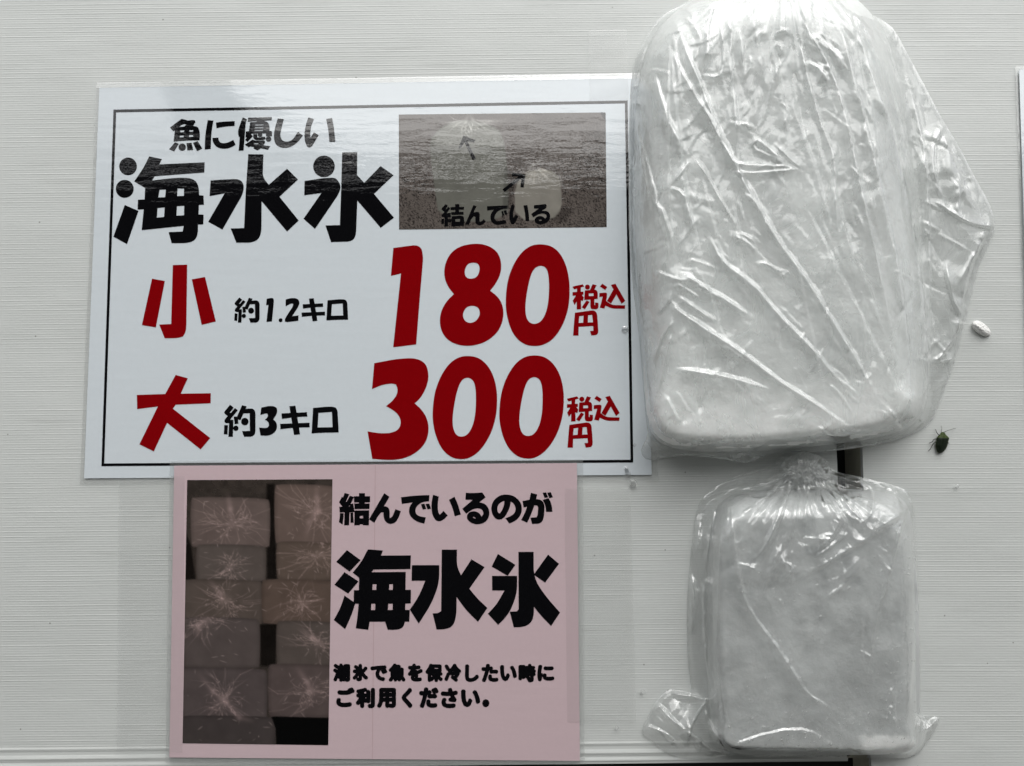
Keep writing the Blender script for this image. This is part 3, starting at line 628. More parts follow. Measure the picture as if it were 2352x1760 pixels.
# ================================================================== bags of ice
def sstep(a, b, x): t = np.clip((x - a) / (b - a), 0, 1); return t * t * (3 - 2 * t)
def crease(h, X, Y, pts, wd, a, sharp=True):
    if len(pts) > 2:     # round the traced polyline
        for _ in range(2):
            q = [pts[0]]
            for p0, p1 in zip(pts, pts[1:]): q += [(p0[0] * .75 + p1[0] * .25, p0[1] * .75 + p1[1] * .25), (p0[0] * .25 + p1[0] * .75, p0[1] * .25 + p1[1] * .75)]
            pts = q + [pts[-1]]
        pts = pts[::2] + ([pts[-1]] if len(pts) % 2 == 0 else [])
    n = len(pts) - 1; seg = [math.dist(pts[i], pts[i + 1]) for i in range(n)]; tot = sum(seg); acc = 0; best = np.zeros_like(h)
    for i in range(n):
        d, t = seg_dist(X, Y, *pts[i], *pts[i + 1]); q = (acc + t * seg[i]) / tot; acc += seg[i]
        tp = np.clip(np.minimum(q / .12 + .15, (1 - q) / .3), 0, 1)
        w_ = wd * (.45 + .55 * tp) * (.55 + .9 * vnoise(X / 34 + wd, Y / 34, 7))
        if sharp:   # a fold: long flat drape on one side, short steep drop on the other
            sx = (pts[i + 1][0] - pts[i][0]) * (Y - pts[i][1]) - (pts[i + 1][1] - pts[i][1]) * (X - pts[i][0])
            side = 1 / (1 + np.exp(-np.clip(sx / max(seg[i], 1) / 1.2, -30, 30))); w2 = w_ * (.55 + 1.9 * side) if a > 0 else w_ * (2.4 - 1.9 * side)
            pr = np.clip(1 - d / w2, 0, 1); pr = pr ** 1.25
        else:
            pr = np.clip(1 - d / w_, 0, 1); pr = pr * pr * (3 - 2 * pr)
        best = np.maximum(best, pr * tp)
    return h + a * best
def crease_local(h, X, Y, pts, wd, a, sharp=True):
    # the same fold, evaluated only around itself
    xs = [p[0] for p in pts]; ys = [p[1] for p in pts]; m = wd * 4 + 6
    j0, j1 = np.searchsorted(X[0], [min(xs) - m, max(xs) + m]); i0, i1 = np.searchsorted(Y[:, 0], [min(ys) - m, max(ys) + m])
    if j1 - j0 < 2 or i1 - i0 < 2: return h
    h[i0:i1, j0:j1] = crease(h[i0:i1, j0:j1].copy(), X[i0:i1, j0:j1], Y[i0:i1, j0:j1], pts, wd, a, sharp); return h
def zc(ox, oy, s, pts): return [(ox + x / s, oy + y / s) for x, y in pts]

def body(X, Y, ice_poly, Rr, Hm):
    d, ins, _, _ = poly_dist(X, Y, ice_poly); yb = max(p[1] for p in ice_poly); yb_top = min(p[1] for p in ice_poly)
    t = np.clip(np.where(ins, d, 0) / (Rr * (1 - .6 * sstep(yb - 2.2 * Rr, yb - .6 * Rr, Y) + (.9 if Rr < 60 else .15) * sstep(yb_top + 3 * Rr, yb_top + .5 * Rr, Y))), 0, 1)
    return Hm * np.sqrt(1 - (1 - t) ** 2) ** 1.15, np.where(ins, d, -d)

# --- large bag
SB = 2.3235
A_ = lambda p: zc(1400, 0, SB, p); B_ = lambda p: zc(1400, 540, SB, p)
big_poly = [(1688,-60),(1620,-20),(1565,13),(1530,28),(1505,52),(1480,92),(1462,128),(1450,175),(1446,230),(1444,300),(1443,400),(1443,540),(1450,640),(1460,712),(1468,780),(1473,841),(1484,970),(1488,1000),(1471,1030),(1472,1045),(1486,1060),(1520,1053),(1563,1047),(1600,1047),(1658,1054),(1700,1063),(1722,1063),(1745,1052),(1774,1040),(1850,1039),(1916,1036),(1980,1028),(2045,1017),(2088,1002),(2140,975),(2168,900),(2196,824),(2222,720),(2243,626),(2265,575),(2289,523),(2275,470),(2240,410),(2205,340),(2170,284),(2120,190),(2085,125),(2056,69),(2030,48),(2002,34),(1975,20),(1951,8),(1930,-20),(1915,-60)]
big_ice = smooth_poly([(1500,75),(1575,5),(1720,-52),(1905,-50),(2010,30),(2064,150),(2095,400),(2115,620),(2132,850),(2125,960),(2040,1005),(1850,1028),(1700,1040),(1560,1036),(1497,1010),(1480,930),(1468,700),(1456,500),(1456,300),(1468,170)], 2)
big_creases = [
 (A_([(360,130),(420,300),(480,430),(560,650),(680,900),(800,1120),(905,1300)])+B_([(1050,230),(1200,480),(1330,680),(1430,880),(1500,960)]), 15, .0032),
 (A_([(330,270),(430,470),(520,600),(600,760),(680,900)]), 10, .0022),
 (A_([(240,390),(280,560),(340,700),(430,850)]), 14, .0026),
 (B_([(350,390),(520,510),(700,620),(900,780),(1100,900),(1310,1050)]), 13, .0032),
 (B_([(380,200),(600,330),(700,400),(780,450)]), 12, .0028),
 (B_([(430,130),(500,150),(575,182)]), 7, .0015), (B_([(360,260),(430,300),(500,350)]), 6, .0014), (B_([(380,330),(470,400),(565,468)]), 7, .0016),
 (B_([(370,715),(600,750),(750,790),(870,830)]), 13, .0026),
 (B_([(540,20),(600,150),(780,270),(900,430),(1100,620),(1200,760),(1345,860)]), 12, .0026),
 (B_([(690,10),(760,60),(805,100)]), 12, .002), (B_([(800,145),(860,160),(905,195),(935,185)]), 9, .002),
 (A_([(1180,60),(1240,150),(1290,350),(1380,700),(1460,1050),(1520,1300)])+B_([(1570,350),(1610,700),(1600,1040)]), 8, .0022),
 (A_([(1020,100),(1080,190),(1160,330),(1230,500),(1285,720),(1350,1050),(1410,1300)])+B_([(1480,400),(1525,600)]), 9, .0024),
 (A_([(1020,190),(1040,350),(1070,450),(1120,640),(1170,760),(1205,850),(1215,1250)]), 8, .0022),
 (A_([(1080,180),(1240,300),(1245,420)]), 13, .0024), (A_([(1050,330),(1150,380),(1170,480)]), 12, .0022),
 (A_([(1240,30),(1330,190),(1370,300),(1430,480),(1500,640),(1560,900),(1640,1300)])+B_([(1690,450),(1712,960)]), 9, .0026),
 (A_([(1430,260),(1490,420),(1540,600),(1600,900),(1640,1250)]), 7, .0018), (A_([(1500,330),(1560,480),(1610,640)]), 8, .002),
 (A_([(1590,400),(1650,650),(1690,850),(1710,1300)])+B_([(1700,480),(1700,960)]), 8, .0022),
 (A_([(1300,60),(1400,200),(1420,270)]), 14, .0025), (A_([(1520,160),(1480,220),(1500,330)]), 10, .0015),
 (A_([(1790,660),(1730,760),(1725,900),(1760,1040)]), 12, .004), (A_([(1770,700),(1860,900),(1900,1060),(1980,1140)]), 16, .004),
 (A_([(2065,1215),(1930,1195),(1850,1150),(1740,1080)]), 12, .004), (A_([(1870,980),(1860,1080),(1860,1160)]), 10, .003), (A_([(2000,1230),(1995,1290)]), 10, .003),
 (B_([(2000,10),(1900,200),(1870,440)]), 15, .0045), (B_([(1870,440),(1820,300),(1790,120)]), 9, .003), (B_([(1870,440),(1840,560),(1735,690)]), 11, .0038), (B_([(1850,660),(1790,675),(1735,688)]), 8, .003), (B_([(1810,770),(1760,800),(1730,870)]), 9, .002),
 (A_([(560,0),(540,80),(520,170),(530,280),(500,400)]), 13, .0026), (A_([(500,400),(560,412),(600,395),(610,300),(600,180),(575,60)]), 8, .0022),
 (A_([(640,80),(655,200),(640,290),(670,400),(690,450)]), 9, .0026), (A_([(700,180),(715,300),(720,430)]), 9, .0022), (A_([(640,330),(665,480),(680,640),(685,780),(665,850)]), 8, .002),
 (A_([(620,760),(650,860),(700,880),(930,885),(1020,900)]), 8, .0024), (A_([(670,918),(800,925),(1020,900)]), 7, .0022), (A_([(790,740),(860,800),(945,875)]), 9, .0024), (A_([(790,740),(750,790),(900,850)]), 6, .0015),
 (A_([(1020,900),(930,820),(870,760)]), 6, .0015),
 (A_([(925,320),(880,400),(850,560),(820,660)]), 6, .0018), (A_([(890,240),(915,240),(925,290)]), 6, .002), (A_([(780,200),(800,170),(815,160)]), 7, .002), (A_([(890,180),(930,150),(965,178)]), 7, .002),
 (A_([(930,550),(960,600),(935,690)]), 8, .002), (A_([(690,660),(750,662),(740,690)]), 7, .002), (A_([(750,300),(760,350),(710,440)]), 7, .0018),
 (A_([(430,860),(380,930),(330,990)]), 7, .002), (A_([(465,860),(530,950),(600,1080),(680,1210)]), 6, .002), (A_([(330,1000),(400,1030),(430,1150),(465,1260)]), 7, .0022), (A_([(250,1080),(300,1150),(330,1300)]), 10, .0018),
 (A_([(680,1250),(720,1250),(780,1300)]), 9, .002), (A_([(130,540),(180,900),(230,1200)]), 8, .0014), (A_([(150,700),(240,1000),(290,1290)]), 9, .0016),
 (B_([(340,460),(270,560),(230,700)]), 9, .002), (B_([(330,520),(300,700),(240,880)]), 8, .0018), (B_([(300,860),(360,980),(370,1000)]), 9, .002), (B_([(250,190),(330,230),(430,240)]), 7, .0014), (B_([(330,330),(300,380),(250,430)]), 7, .0014),
 (B_([(380,1150),(480,1120),(620,1100)]), 10, .002), (B_([(640,1200),(760,1150),(860,1090)]), 10, .002), (B_([(1120,1020),(1160,1070),(1300,1080)]), 9, .0018), (B_([(1500,930),(1540,1000),(1570,1060)]), 9, .002), (B_([(1690,970),(1640,1010),(1590,1060)]), 8, .002),
 (A_([(230,370),(300,385),(320,385)]), 7, .0018), (A_([(210,200),(170,300),(165,390)]), 9, .002), (A_([(380,50),(430,45),(470,130)]), 9, .0018), (A_([(400,90),(470,150),(490,230)]), 8, .0018),
]
def film_h(X, Y, d, ins, ice_poly, Rr, Hm, creases, neck, neck_r, flapH, seed, n_pleat, pleatA, crumple, tiny=150):
    hb, sd = body(X, Y, ice_poly, Rr, Hm)
    din = np.where(ins, d, 0)
    flap = .0018 + flapH * sstep(0, 60, din) * (.7 + .6 * fbm(X / 80, Y / 80, seed, 2))
    h = np.maximum(hb + .003, flap); h = np.minimum(h, .0015 + din * .0030)
    h = blur(h, 7)
    r = np.hypot(X - neck[0], Y - neck[1]); th = np.arctan2(X - neck[0], Y - neck[1])
    f = np.clip(1 - r / neck_r, 0, 1) ** 1.0
    h += pleatA * f * (ridge(th * n_pleat + 40, r / 260 + 3, seed + 3, 2) - .5)
    msk = sstep(.42, .66, fbm(X / 70 + 3, Y / 90 + 8, seed + 6, 3))
    # crumpled film: overlapping flat facets with sharp folds between them
    wx = 2.4 * fbm(X / 130, Y / 130, seed + 20, 3); wy = 2.4 * fbm(X / 130 + 9, Y / 130 + 4, seed + 21, 3); fo = 0
    for k_, (an, lam, am) in enumerate(((.35, 150, 1.0), (1.9, 120, .8), (2.6, 85, .55), (.9, 62, .4), (1.35, 40, .22), (2.9, 33, .18))):
        ph_ = (X * math.cos(an) + Y * math.sin(an)) / lam + wx * math.cos(an * 3) * 120 / lam * .5 + wy * math.sin(an * 2) * 120 / lam * .5 + k_ * .37
        fo = fo + am * np.abs(2 * (ph_ - np.floor(ph_)) - 1) * (.5 + vnoise(X / 90 + k_ * 5, Y / 90, seed + 30 + k_))
    h += crumple * 1.1 * (.22 + msk) * (fo - 1.3)
    h += crumple * .25 * msk * (ridge(X / 11, Y / 13, seed + 12, 2) - .5)
    for pts, wd, a in creases: h = crease_local(h, X, Y, pts, wd, a * (1.25 if tiny > 200 else 1))
    rr = np.random.default_rng(seed + 77)          # secondary wrinkles running along and off the main folds
    for pts, wd, a in creases:
        for _ in range(2):
            i = rr.integers(0, len(pts) - 1); (ax, ay), (bx, by) = pts[i], pts[i + 1]; t0 = rr.random() * .6; ln = rr.uniform(.5, 1.1)
            an = math.atan2(by - ay, bx - ax) + rr.normal() * .16; L_ = math.hypot(bx - ax, by - ay) * ln; o_ = rr.normal() * wd * 1.6
            sx0 = ax + (bx - ax) * t0 - math.sin(an) * o_; sy0 = ay + (by - ay) * t0 + math.cos(an) * o_
            mid = (sx0 + math.cos(an) * L_ * .5 + rr.normal() * 3, sy0 + math.sin(an) * L_ * .5 + rr.normal() * 3)
            h = crease_local(h, X, Y, [(sx0, sy0), mid, (sx0 + math.cos(an) * L_, sy0 + math.sin(an) * L_)], wd * rr.uniform(.3, .6), a * rr.uniform(.2, .45))
    for _ in range(46 if tiny > 200 else 12):         # long soft folds hanging from the gathered neck
        x0_ = neck[0] + rr.uniform(-1, 1) * (X.max() - X.min()) * .42; y0_ = rr.uniform(Y.min() + 40, Y.min() + .6 * (Y.max() - Y.min()))
        an = math.pi / 2 - (x0_ - neck[0]) / 1400 - .30 * rr.random() + (.12 if x0_ > neck[0] + 60 else -.15); L_ = rr.uniform(.15, .45) * (Y.max() - Y.min())
        pm = (x0_ + math.cos(an) * L_ * .5 + rr.normal() * 8, y0_ + math.sin(an) * L_ * .5); pe = (x0_ + math.cos(an) * L_, y0_ + math.sin(an) * L_)
        h = crease_local(h, X, Y, [(x0_, y0_), pm, pe], rr.uniform(7, 20), rr.uniform(.0006, .0022) * (1 if tiny > 200 else .6) * (1 if rr.random() < .75 else -1))
    xr = (X.min(), X.max()); yr = (Y.min(), Y.max())
    for _ in range(tiny):                             # small crinkles fanning out from the gathered neck
        cx_, cy_ = rr.uniform(*xr), yr[0] + (yr[1] - yr[0]) * rr.random() ** 1.5
        an = math.atan2(cy_ - neck[1], cx_ - neck[0]) + rr.normal() * .45; L_ = rr.uniform(12, 60) * (1.7 if tiny > 200 else 1); ben = rr.normal() * .3
        p1_ = (cx_ + math.cos(an) * L_ * .5, cy_ + math.sin(an) * L_ * .5); p2_ = (p1_[0] + math.cos(an + ben) * L_ * .5, p1_[1] + math.sin(an + ben) * L_ * .5)
        h = crease_local(h, X, Y, [(cx_, cy_), p1_, p2_], rr.uniform(3.5, 8), rr.uniform(.0004, .0014) * (1 if rr.random() < .7 else -1))
    edge = np.clip(din / 10, 0, 1)
    h = np.where(ins, .0015 + (h - .0015) * edge, .0015)
    return np.maximum(h, .0012)
big_poly = smooth_poly(big_poly, 1)
def foldmask(creases, base=.0):
    def f(X, Y, d, ins):
        m_ = np.zeros_like(X)
        for pts, wd, a in creases:
            q = crease_local(np.zeros_like(X), X, Y, pts, wd * .8 + (7 if wd >= 12 else 0), 1.0, False); m_ = np.maximum(m_, np.minimum(1, q * 1.3) * min(1, a / .003))
        m_ *= .35 + .9 * fbm(X / 25, Y / 25, 55, 3)
        m_ = np.maximum(m_, base * sstep(7, 0, d)); return np.repeat(m_[..., None], 3, -1)
    return f
ic = lambda a, b_, n: a * (1 - n[..., None]) + b_ * n[..., None]
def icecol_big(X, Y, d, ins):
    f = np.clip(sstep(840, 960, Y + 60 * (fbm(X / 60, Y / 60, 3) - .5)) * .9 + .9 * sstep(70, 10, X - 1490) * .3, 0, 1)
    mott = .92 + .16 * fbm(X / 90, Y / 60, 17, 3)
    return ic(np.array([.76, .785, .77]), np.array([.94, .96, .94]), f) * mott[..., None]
bg = empty('ice_bag', P(1800, 1000, 0)); tag(bg, 'large clear plastic bag of ice beside the price notice, loose flap on its right', 'bag of ice', 'bags of ice hung on the wall')
def ice_h(poly, Rr, Hm, seed):
    def f(X, Y, d, ins):
        yb = max(p[1] for p in poly); yb_top = min(p[1] for p in poly); t = np.clip(np.where(ins, d, 0) / (Rr * (1 - .6 * sstep(yb - 2.2 * Rr, yb - .6 * Rr, Y) + (.9 if Rr < 60 else .15) * sstep(yb_top + 3 * Rr, yb_top + .5 * Rr, Y))), 0, 1); return Hm * np.sqrt(1 - (1 - t) ** 2) ** 1.15 + np.where(ins, 1, 0) * .0022 * t * (fbm(X / 60, Y / 60, seed, 3) - .5)
    return f
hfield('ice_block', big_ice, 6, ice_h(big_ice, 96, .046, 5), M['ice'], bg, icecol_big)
hfield('plastic_film', big_poly, 2.6, lambda X, Y, d, i: film_h(X, Y, d, i, big_ice, 96, .046, big_creases, (1800, -110), 480, .010, 41, 9, .007, .0011, 420), M['film_big'], bg, foldmask(big_creases, .5))

# --- small bag
SS = 2.2363
S_ = lambda p: zc(1400, 1020, SS, p)
small_poly = S_([(862,75),(845,110),(780,128),(700,150),(600,185),(530,230),(475,280),(447,340),(437,400),(432,470),(415,560),(406,700),(402,800),(400,900),(400,1000),(402,1100),(410,1180),(425,1275),(380,1268),(310,1258),(280,1275),(240,1320),(200,1390),(165,1465),(175,1495),(220,1530),(260,1565),(300,1590),(350,1610),(400,1617),(500,1618),(560,1610),(605,1600),(700,1606),(800,1612),(950,1606),(1100,1613),(1300,1612),(1500,1616),(1560,1607),(1600,1580),(1625,1540),(1660,1490),(1697,1430),(1692,1402),(1650,1396),(1598,1396),(1596,1300),(1592,1000),(1588,800),(1584,600),(1576,500),(1568,370),(1557,290),(1540,255),(1510,228),(1430,203),(1300,172),(1180,148),(1142,130),(1125,92),(1085,65),(1040,48),(980,38),(920,42),(880,52)])
small_poly = smooth_poly(small_poly, 1)
small_ice = smooth_poly(S_([(545,330),(600,275),(700,245),(900,232),(1250,228),(1440,250),(1530,300),(1558,420),(1584,700),(1592,1000),(1597,1400),(1588,1550),(1525,1600),(1300,1603),(1000,1603),(720,1602),(590,1585),(530,1500),(505,1300),(495,900),(505,500)]), 2)
small_creases = [
 ([(1838,1045),(1812,1090),(1765,1112),(1700,1125)], 7, .004), ([(1835,1050),(1825,1105),(1800,1160)], 7, .004), ([(1842,1050),(1845,1110),(1850,1150)], 6, .004), ([(1850,1048),(1872,1100),(1915,1145)], 7, .0045), ([(1855,1045),(1895,1085),(1990,1102),(2050,1120)], 7, .004), ([(1845,1045),(1830,1090),(1760,1140)], 5, .003), ([(1850,1050),(1880,1090),(1940,1180)], 6, .0035),
 (S_([(925,130),(918,250),(880,370),(830,480),(780,560),(705,622)]), 13, .0034), (S_([(705,622),(740,640),(755,640)]), 8, .0024),
 (S_([(985,180),(965,380),(930,520),(905,600)]), 9, .0026), (S_([(905,600),(960,655),(870,725)]), 8, .0028), (S_([(905,600),(860,660),(825,720)]), 12, .0026),
 (S_([(1020,190),(1010,330),(998,480)]), 7, .0026), (S_([(998,482),(1060,485),(1140,487)]), 5, .0018), (S_([(1050,150),(1080,260),(1110,340)]), 9, .003),
 (S_([(1130,170),(1190,260),(1230,330),(1320,410)]), 14, .004), (S_([(1250,180),(1340,220),(1360,290),(1345,370),(1310,410)]), 8, .003), (S_([(1220,290),(1290,270),(1340,300)]), 8, .0022),
 (S_([(1430,205),(1470,270),(1508,350)]), 9, .0034), (S_([(1508,350),(1430,400),(1350,455)]), 10, .0034), (S_([(1555,285),(1520,350),(1480,500),(1420,750),(1385,830),(1350,1050),(1310,1250)]), 9, .0024),
 (S_([(1110,240),(1150,250),(1250,240)]), 12, .0028), (S_([(1105,300),(1160,330),(1150,380)]), 10, .0022), (S_([(1190,380),(1150,480),(1045,562)]), 14, .0034), (S_([(1230,455),(1100,560),(1030,595)]), 7, .002),
 (S_([(620,290),(635,500),(660,650),(685,770),(730,880),(880,1070),(960,1200),(1015,1290),(1150,1360),(1210,1450)]), 12, .0028),
 (S_([(1520,350),(1330,485),(1150,590),(940,715)]), 12, .0024), (S_([(1310,600),(1200,740),(1050,830)]), 14, .0018), (S_([(910,470),(850,620),(800,720),(770,830)]), 8, .0018),
 (S_([(545,300),(520,430),(500,580),(480,700)]), 9, .0036), (S_([(470,400),(455,500),(450,560),(480,420)]), 8, .0028), (S_([(425,680),(440,800),(430,900),(415,1000)]), 14, .004), (S_([(480,700),(485,900),(490,1100),(520,1250)]), 8, .0026),
 (S_([(575,440),(562,700),(556,950),(545,1100)]), 7, .0022), (S_([(555,1100),(575,1300),(620,1480),(650,1560)]), 8, .002), (S_([(600,300),(610,350),(600,420)]), 6, .002),
 (S_([(620,275),(700,260),(770,290),(860,250),(915,215)]), 7, .0024), (S_([(740,205),(820,200),(900,195)]), 7, .0018), (S_([(685,350),(745,320)]), 6, .0014),
 (S_([(315,1262),(400,1290),(500,1312),(535,1300)]), 7, .005), (S_([(500,1312),(430,1420),(410,1480),(400,1560)]), 10, .006), (S_([(500,1312),(490,1400),(550,1500),(600,1590)]), 10, .006), (S_([(240,1330),(300,1400),(400,1480)]), 12, .004), (S_([(400,1480),(450,1500),(500,1560),(600,1595)]), 9, .005), (S_([(200,1450),(280,1480),(380,1560)]), 10, .003),
 (S_([(1597,1400),(1620,1450),(1600,1560)]), 8, .004), (S_([(1690,1410),(1640,1460),(1600,1500)]), 7, .003),
 (S_([(1300,900),(1290,1050),(1320,1200)]), 9, .0012), (S_([(1470,1180),(1460,1350),(1480,1500)]), 8, .0014), (S_([(1570,1000),(1550,1200),(1540,1400)]), 8, .0016), (S_([(600,1575),(750,1500),(980,1460),(1080,1500),(1160,1580)]), 14, .0016),
]
def icecol_small(X, Y, d, ins):
    fx, fy = 1400 + 1440 / SS, 1020 + 1555 / SS
    r = np.hypot((X - fx) / 75, (Y - fy) / 26) + .7 * (fbm(X / 22, Y / 22, 9, 3) - .5)
    f = sstep(1.25, .75, r) + .25 * sstep(1715, 1735, Y)
    mott = .85 + .3 * fbm(X / 60, Y / 60, 27, 3)
    f = f + .16 * sstep(.80, .93, ridge(X / 90, Y / 130, 61, 3)) - .22 * sstep(.62, .8, fbm(X / 55 - Y / 90, Y / 60 + X / 200, 63, 3)) * sstep(1600, 1250, Y)
    c = ic(np.array([.54, .56, .555]), np.array([.93, .95, .93]), np.clip(f, -.3, 1)) * mott[..., None]
    return c
sb = empty('ice_bag', P(1850, 1740, 0)); tag(sb, 'small clear plastic bag of ice tied at the top, hanging below the large bag', 'bag of ice', 'bags of ice hung on the wall')
hfield('ice_block', small_ice, 5, ice_h(small_ice, 44, .036, 15), M['ice'], sb, icecol_small)
film_o, (fX, fY, fH) = hfield('plastic_film', small_poly, 2.2, lambda X, Y, d, i: film_h(X, Y, d, i, small_ice, 44, .036, small_creases, (1838, 1060), 330, .009, 71, 7, .010, .0010), M['film_small'], sb, foldmask(small_creases, .5))
# gathered neck of the small bag
knot_poly = smooth_poly([(1786,1092),(1795,1062),(1822,1042),(1850,1036),(1880,1044),(1902,1062),(1914,1092),(1890,1112),(1850,1122),(1808,1112)], 2)
def knot_h(X, Y, d, ins):
    th = np.arctan2(X - 1848, Y - 1090); r = np.hypot(X - 1848, Y - 1085)
    return np.where(ins, .010 + .010 * sstep(0, 26, d) + .009 * (ridge(th * 4 + 30, r / 60 + 2, 88, 2) - .5) + .004 * (ridge(X / 9, Y / 14, 91, 2) - .5), .010)
hfield('gathered_neck', knot_poly, 1.6, knot_h, M['film_small'], sb, lambda X, Y, d, i: np.repeat((.3 * fbm(X / 8, Y / 20, 5))[..., None], 3, -1))
# condensation beads on the film: one part, nobody could count them
V = []; Fs = []
def bead(px, py, r, dd, flat=.6, ex=1.0, rot=0.0):
    c = P(px, py, dd); n = 8; b0 = len(V); V.append((c[0], c[1] - r * flat, c[2]))
    for k, (rr, yy) in enumerate(((.6, .8), (.95, .35), (1, 0))):
        for j in range(n):
            a = 2 * math.pi * j / n; x, z = r * rr * math.cos(a) * ex, r * rr * math.sin(a)
            V.append((c[0] + x * math.cos(rot) - z * math.sin(rot), c[1] - r * flat * yy, c[2] + x * math.sin(rot) + z * math.cos(rot)))
    for j in range(n):
        j2 = (j + 1) % n; Fs.append((b0, b0 + 1 + j2, b0 + 1 + j))
        for k in range(2): a = b0 + 1 + k * n; Fs.append((a + j, a + j2, a + n + j2, a + n + j))
def samp(px, py):
    i = int(np.clip((py - fY[0, 0]) / 2.2, 0, fX.shape[0] - 1)); j = int(np.clip((px - fX[0, 0]) / 2.2, 0, fX.shape[1] - 1)); return fH[i, j]
for k in range(430):
    if k < 260: x, y = random.gauss(1860, 150), random.gauss(1670, 45)
    elif k < 340: x, y = random.gauss(2070, 28), random.uniform(1200, 1700)
    else: x, y = random.uniform(1660, 2100), random.uniform(1150, 1700)
    if not (1655 < x < 2105 and 1130 < y < 1735): continue
    bead(x, y, random.uniform(.0003, .0008) * (1.6 if random.random() < .06 else 1), samp(x, y) + .0001)
M['bead'] = plain('water_bead', (.5, .52, .52), .03, 1.0)
o = mesh_obj('condensation', V, Fs, M['water'], sb, True); o['kind'] = 'stuff'

# ================================================================== drops, foam lump, bug
def drop(px, py, r, ex, rot, label, dd=.0022):
    global V, Fs
    V = []; Fs = []; n = 24; c = P(px, py, dd); V.append((0, -r * .45, 0))
    for k in range(1, 7):
        t = k / 6 * math.pi / 2
        for j in range(n):
            a = 2 * math.pi * j / n; x, z = r * math.sin(t) * math.cos(a) * ex, r * math.sin(t) * math.sin(a)
            V.append((x * math.cos(rot) - z * math.sin(rot), -r * .45 * math.cos(t), x * math.sin(rot) + z * math.cos(rot)))
    for j in range(n):
        j2 = (j + 1) % n; Fs.append((0, 1 + j2, 1 + j))
        for k in range(5): a = 1 + k * n; Fs.append((a + j, a + j2, a + n + j2, a + n + j))
    Fs.append(tuple(1 + 5 * n + j for j in range(n)))
    o = mesh_obj('water_drop', V, Fs, M['water'], None, True); o.location = c
    tag(o, label, 'water drop', 'water drops on the wall')
drop(1454, 1110, 9 * PX, 1, 0, 'round water drop on the panel below the price notice corner')
drop(1441, 1083, 6 * PX, 2.1, R(-68), 'long water drop running across the lower edge of the price notice')
drop(1435, 757, 8 * PX, 1, .4, 'irregular water drop on the right border line of the price notice', .0019)
drop(1476, 1589, 4 * PX, 1.4, 0, 'small water drop between the clear tape and the small ice bag')
drop(1417, 1672, 4 * PX, 1, 0, 'tiny water drop just below the right clear tape')
drop(2198, 1117, 4.5 * PX, 1, 0, 'tiny water drop on the panel below the green bug')
drop(1457, 1022, 3.5 * PX, 1.2, 0, 'very small water drop right of the border line near its lower corner', .0019)

def foam_h(X, Y, d, ins): return np.where(ins, .0008 + .0055 * np.sqrt(np.clip(d / 17, 0, 1)) + .0011 * (fbm(X / 2.2, Y / 2.2, 3, 2) - .5), .0003)
fp = smooth_poly([(2231,742),(2240,736),(2252,738),(2266,748),(2277,762),(2274,772),(2262,774),(2246,766),(2234,756)], 2)
o, _ = hfield('foam_lump', fp, 1.2, foam_h, M['foam'])
tag(o, 'small white grainy foam lump on the panel right of the large ice bag', 'foam lump')

# stink bug: body, legs and antennae grown into one mesh
KB = lambda p: zc(2120, 960, 16.55, p)
bp_ = KB([(730,528),(800,545),(840,590),(858,612),(860,640),(940,700),(1005,780),(980,820),(965,900),(950,980),(925,1060),(900,1130),(850,1210),(800,1270),(750,1310),(700,1335),(620,1345),(575,1330),(540,1300),(510,1240),(495,1180),(478,1110),(470,1050),(480,970),(495,900),(503,830),(515,760),(545,705),(640,630),(660,595),(690,555)])
bp_ = smooth_poly(bp_, 1)
def bug_h(X, Y, d, ins): return np.where(ins, .0012 + .0030 * np.sqrt(np.clip(d / 11, 0, 1)) * np.where(Y < 1000, .85, 1), .0010)
def bug_c(X, Y, d, ins):
    head = sstep(1006.5, 1004.5, Y - (X - 2160) * .07)
    c = ic(np.array([.004, .010, .003]), np.array([.035, .055, .008]), head)
    rimm = sstep(2.2, .8, d); c = ic(c, np.array([.035, .06, .006]), rimm * .7); return c
bug, _ = hfield('stink_bug', bp_, .9, bug_h, M['bug'], None, bug_c)
bmx = bmesh.new(); bmx.from_mesh(bug.data); cl = bmx.verts.layers.float_color['Col']
def limb(pts, r0, r1, dd0, dd1):
    rings = []; n = len(pts)
    for i, (x, y) in enumerate(KB(pts)):
        t = i / (n - 1); dd = dd0 * (1 - t) + dd1 * t + .0012 * math.sin(math.pi * t); c = Vector(P(x, y, dd)); r = r0 * (1 - t) + r1 * t
        a = Vector(P(*KB([pts[max(i - 1, 0)]])[0], dd)); b_ = Vector(P(*KB([pts[min(i + 1, n - 1)]])[0], dd)); tg = (b_ - a).normalized()
        s = tg.cross(Vector((0, 1, 0))).normalized(); q = tg.cross(s)
        ring = []
        for k in range(6):
            v = bmx.verts.new(c + r * (math.cos(k * math.pi / 3) * s + math.sin(k * math.pi / 3) * q)); v[cl] = (.012, .018, .006, 1); ring.append(v)
        rings.append(ring)
    for A, B in zip(rings, rings[1:]):
        for k in range(6): bmx.faces.new((A[k], A[(k + 1) % 6], B[(k + 1) % 6], B[k]))
for pts, r0, r1 in (([(640,680),(560,610),(520,550),(490,480),(465,430)], .00035, .00022), ([(540,800),(450,805),(390,830),(365,905),(240,960)], .00035, .00022), ([(520,900),(440,940),(360,1030),(320,1100),(290,1180),(190,1270)], .00035, .0002), ([(900,930),(950,950),(990,965)], .0004, .0003),
                    ([(700,560),(690,520),(715,440),(715,390),(685,300)], .00018, .00012), ([(780,560),(850,520),(950,480),(1100,430),(1190,405),(1250,403)], .00022, .0001)):
    limb(pts, r0, r1, .0020, .0008)
bmx.to_mesh(bug.data); bmx.free(); bug.data.polygons.foreach_set('use_smooth', [True] * len(bug.data.polygons))
tag(bug, 'small dark green shield bug clinging to the panel below the foam lump', 'bug')

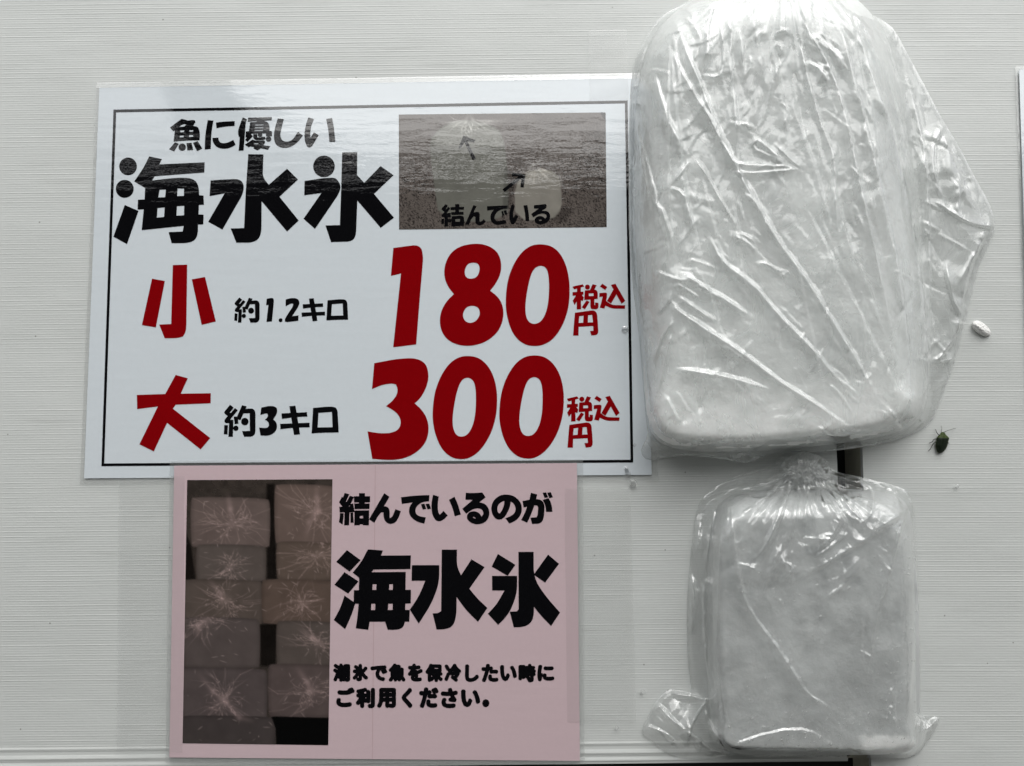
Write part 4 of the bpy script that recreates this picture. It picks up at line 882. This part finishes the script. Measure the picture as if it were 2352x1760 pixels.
# ================================================================== unseen blocker, added to shape the gloss reflections and shade the lower area
bl = empty('partition_wall', (0, -2.4, -1.4)); tag(bl, 'low dark wall opposite, seen only as a reflection in the notices', 'wall')
box('wall', -8, 8, -2.6, -2.2, -1.4, .965, M['building'], bl)  # added slab: cuts off low sky, darkens reflections and the lower panels
box('roof_beam', -8, 8, -2.28, -2.2, 1.02, 1.06, M['building'], bl)  # this bar and the next thin ones are added to stripe the reflection
box('cable', -8, 8, -2.26, -2.24, 1.13, 1.145, M['building'], bl)
for x in (-3.2, -.9, 1.6, 4): box('post', x - .02, x + .02, -2.27, -2.21, .9, 1.04, M['building'], bl)
v = [(-1.30, -2.2, 1.15), (-1.02, -2.2, 1.12), (-1.10, -2.2, 1.3), (-1.22, -2.2, 1.52), (-1.45, -2.2, 1.55)]; v += [(a, -2.4, c) for a, _, c in v]
mesh_obj('roof_hood', v, [(0, 1, 2, 3, 4), (9, 8, 7, 6, 5)] + [(i, i + 5, (i + 1) % 5 + 5, (i + 1) % 5) for i in range(5)], M['building'], bl)  # added outline that makes the dark patch mirrored in the price notice

gd = box('ground', -12, 12, -12, .05, -1.34, -1.3, plain('pale_concrete', (.22, .22, .21), .85, .3, .001, 30, .12)); tag(gd, kind='structure')  # unseen, added to bounce light up onto the undersides
# ================================================================== camera, light, world
cam = bpy.data.cameras.new('camera'); cam.sensor_width = 36; cam.lens = 36 * F / W; cam.clip_start = .01; cam.clip_end = 200
co = bpy.data.objects.new('camera', cam); COL.objects.link(co); co.location = (0, -H, 0); co.rotation_euler = (R(90) + T, 0, 0); SC.camera = co
sd = Vector((.16, -.50, .90)).normalized()   # towards the sun
su = bpy.data.lights.new('sun', 'SUN'); su.energy = 1.5; su.angle = R(90); su.color = (1, .99, .96)
so = bpy.data.objects.new('sun', su); COL.objects.link(so); so.rotation_euler = sd.to_track_quat('Z', 'Y').to_euler(); so.location = (0, -3, 4)
w_ = bpy.data.worlds.new('World'); SC.world = w_; w_.use_nodes = True; nt = w_.node_tree; bgk = nt.nodes['Background']
sk = nt.nodes.new('ShaderNodeTexSky'); sk.sky_type = 'NISHITA'; sk.sun_disc = False; sk.sun_elevation = math.asin(sd.z); sk.sun_rotation = math.atan2(sd.x, sd.y); sk.dust_density = 4; sk.air_density = 1; sk.altitude = 0
hs = nt.nodes.new('ShaderNodeHueSaturation'); hs.inputs['Saturation'].default_value = .10; nt.links.new(sk.outputs[0], hs.inputs['Color']); nt.links.new(hs.outputs[0], bgk.inputs['Color'])
bgk.inputs['Strength'].default_value = .10
SC.view_settings.view_transform = 'Standard'; SC.view_settings.look = 'None'; SC.view_settings.gamma = 1; SC.view_settings.exposure = .55
try: SC.view_settings.use_curve_mapping = False
except Exception: pass
SC.cycles.transparent_max_bounces = 16; SC.cycles.max_bounces = 8; SC.cycles.sample_clamp_indirect = 4
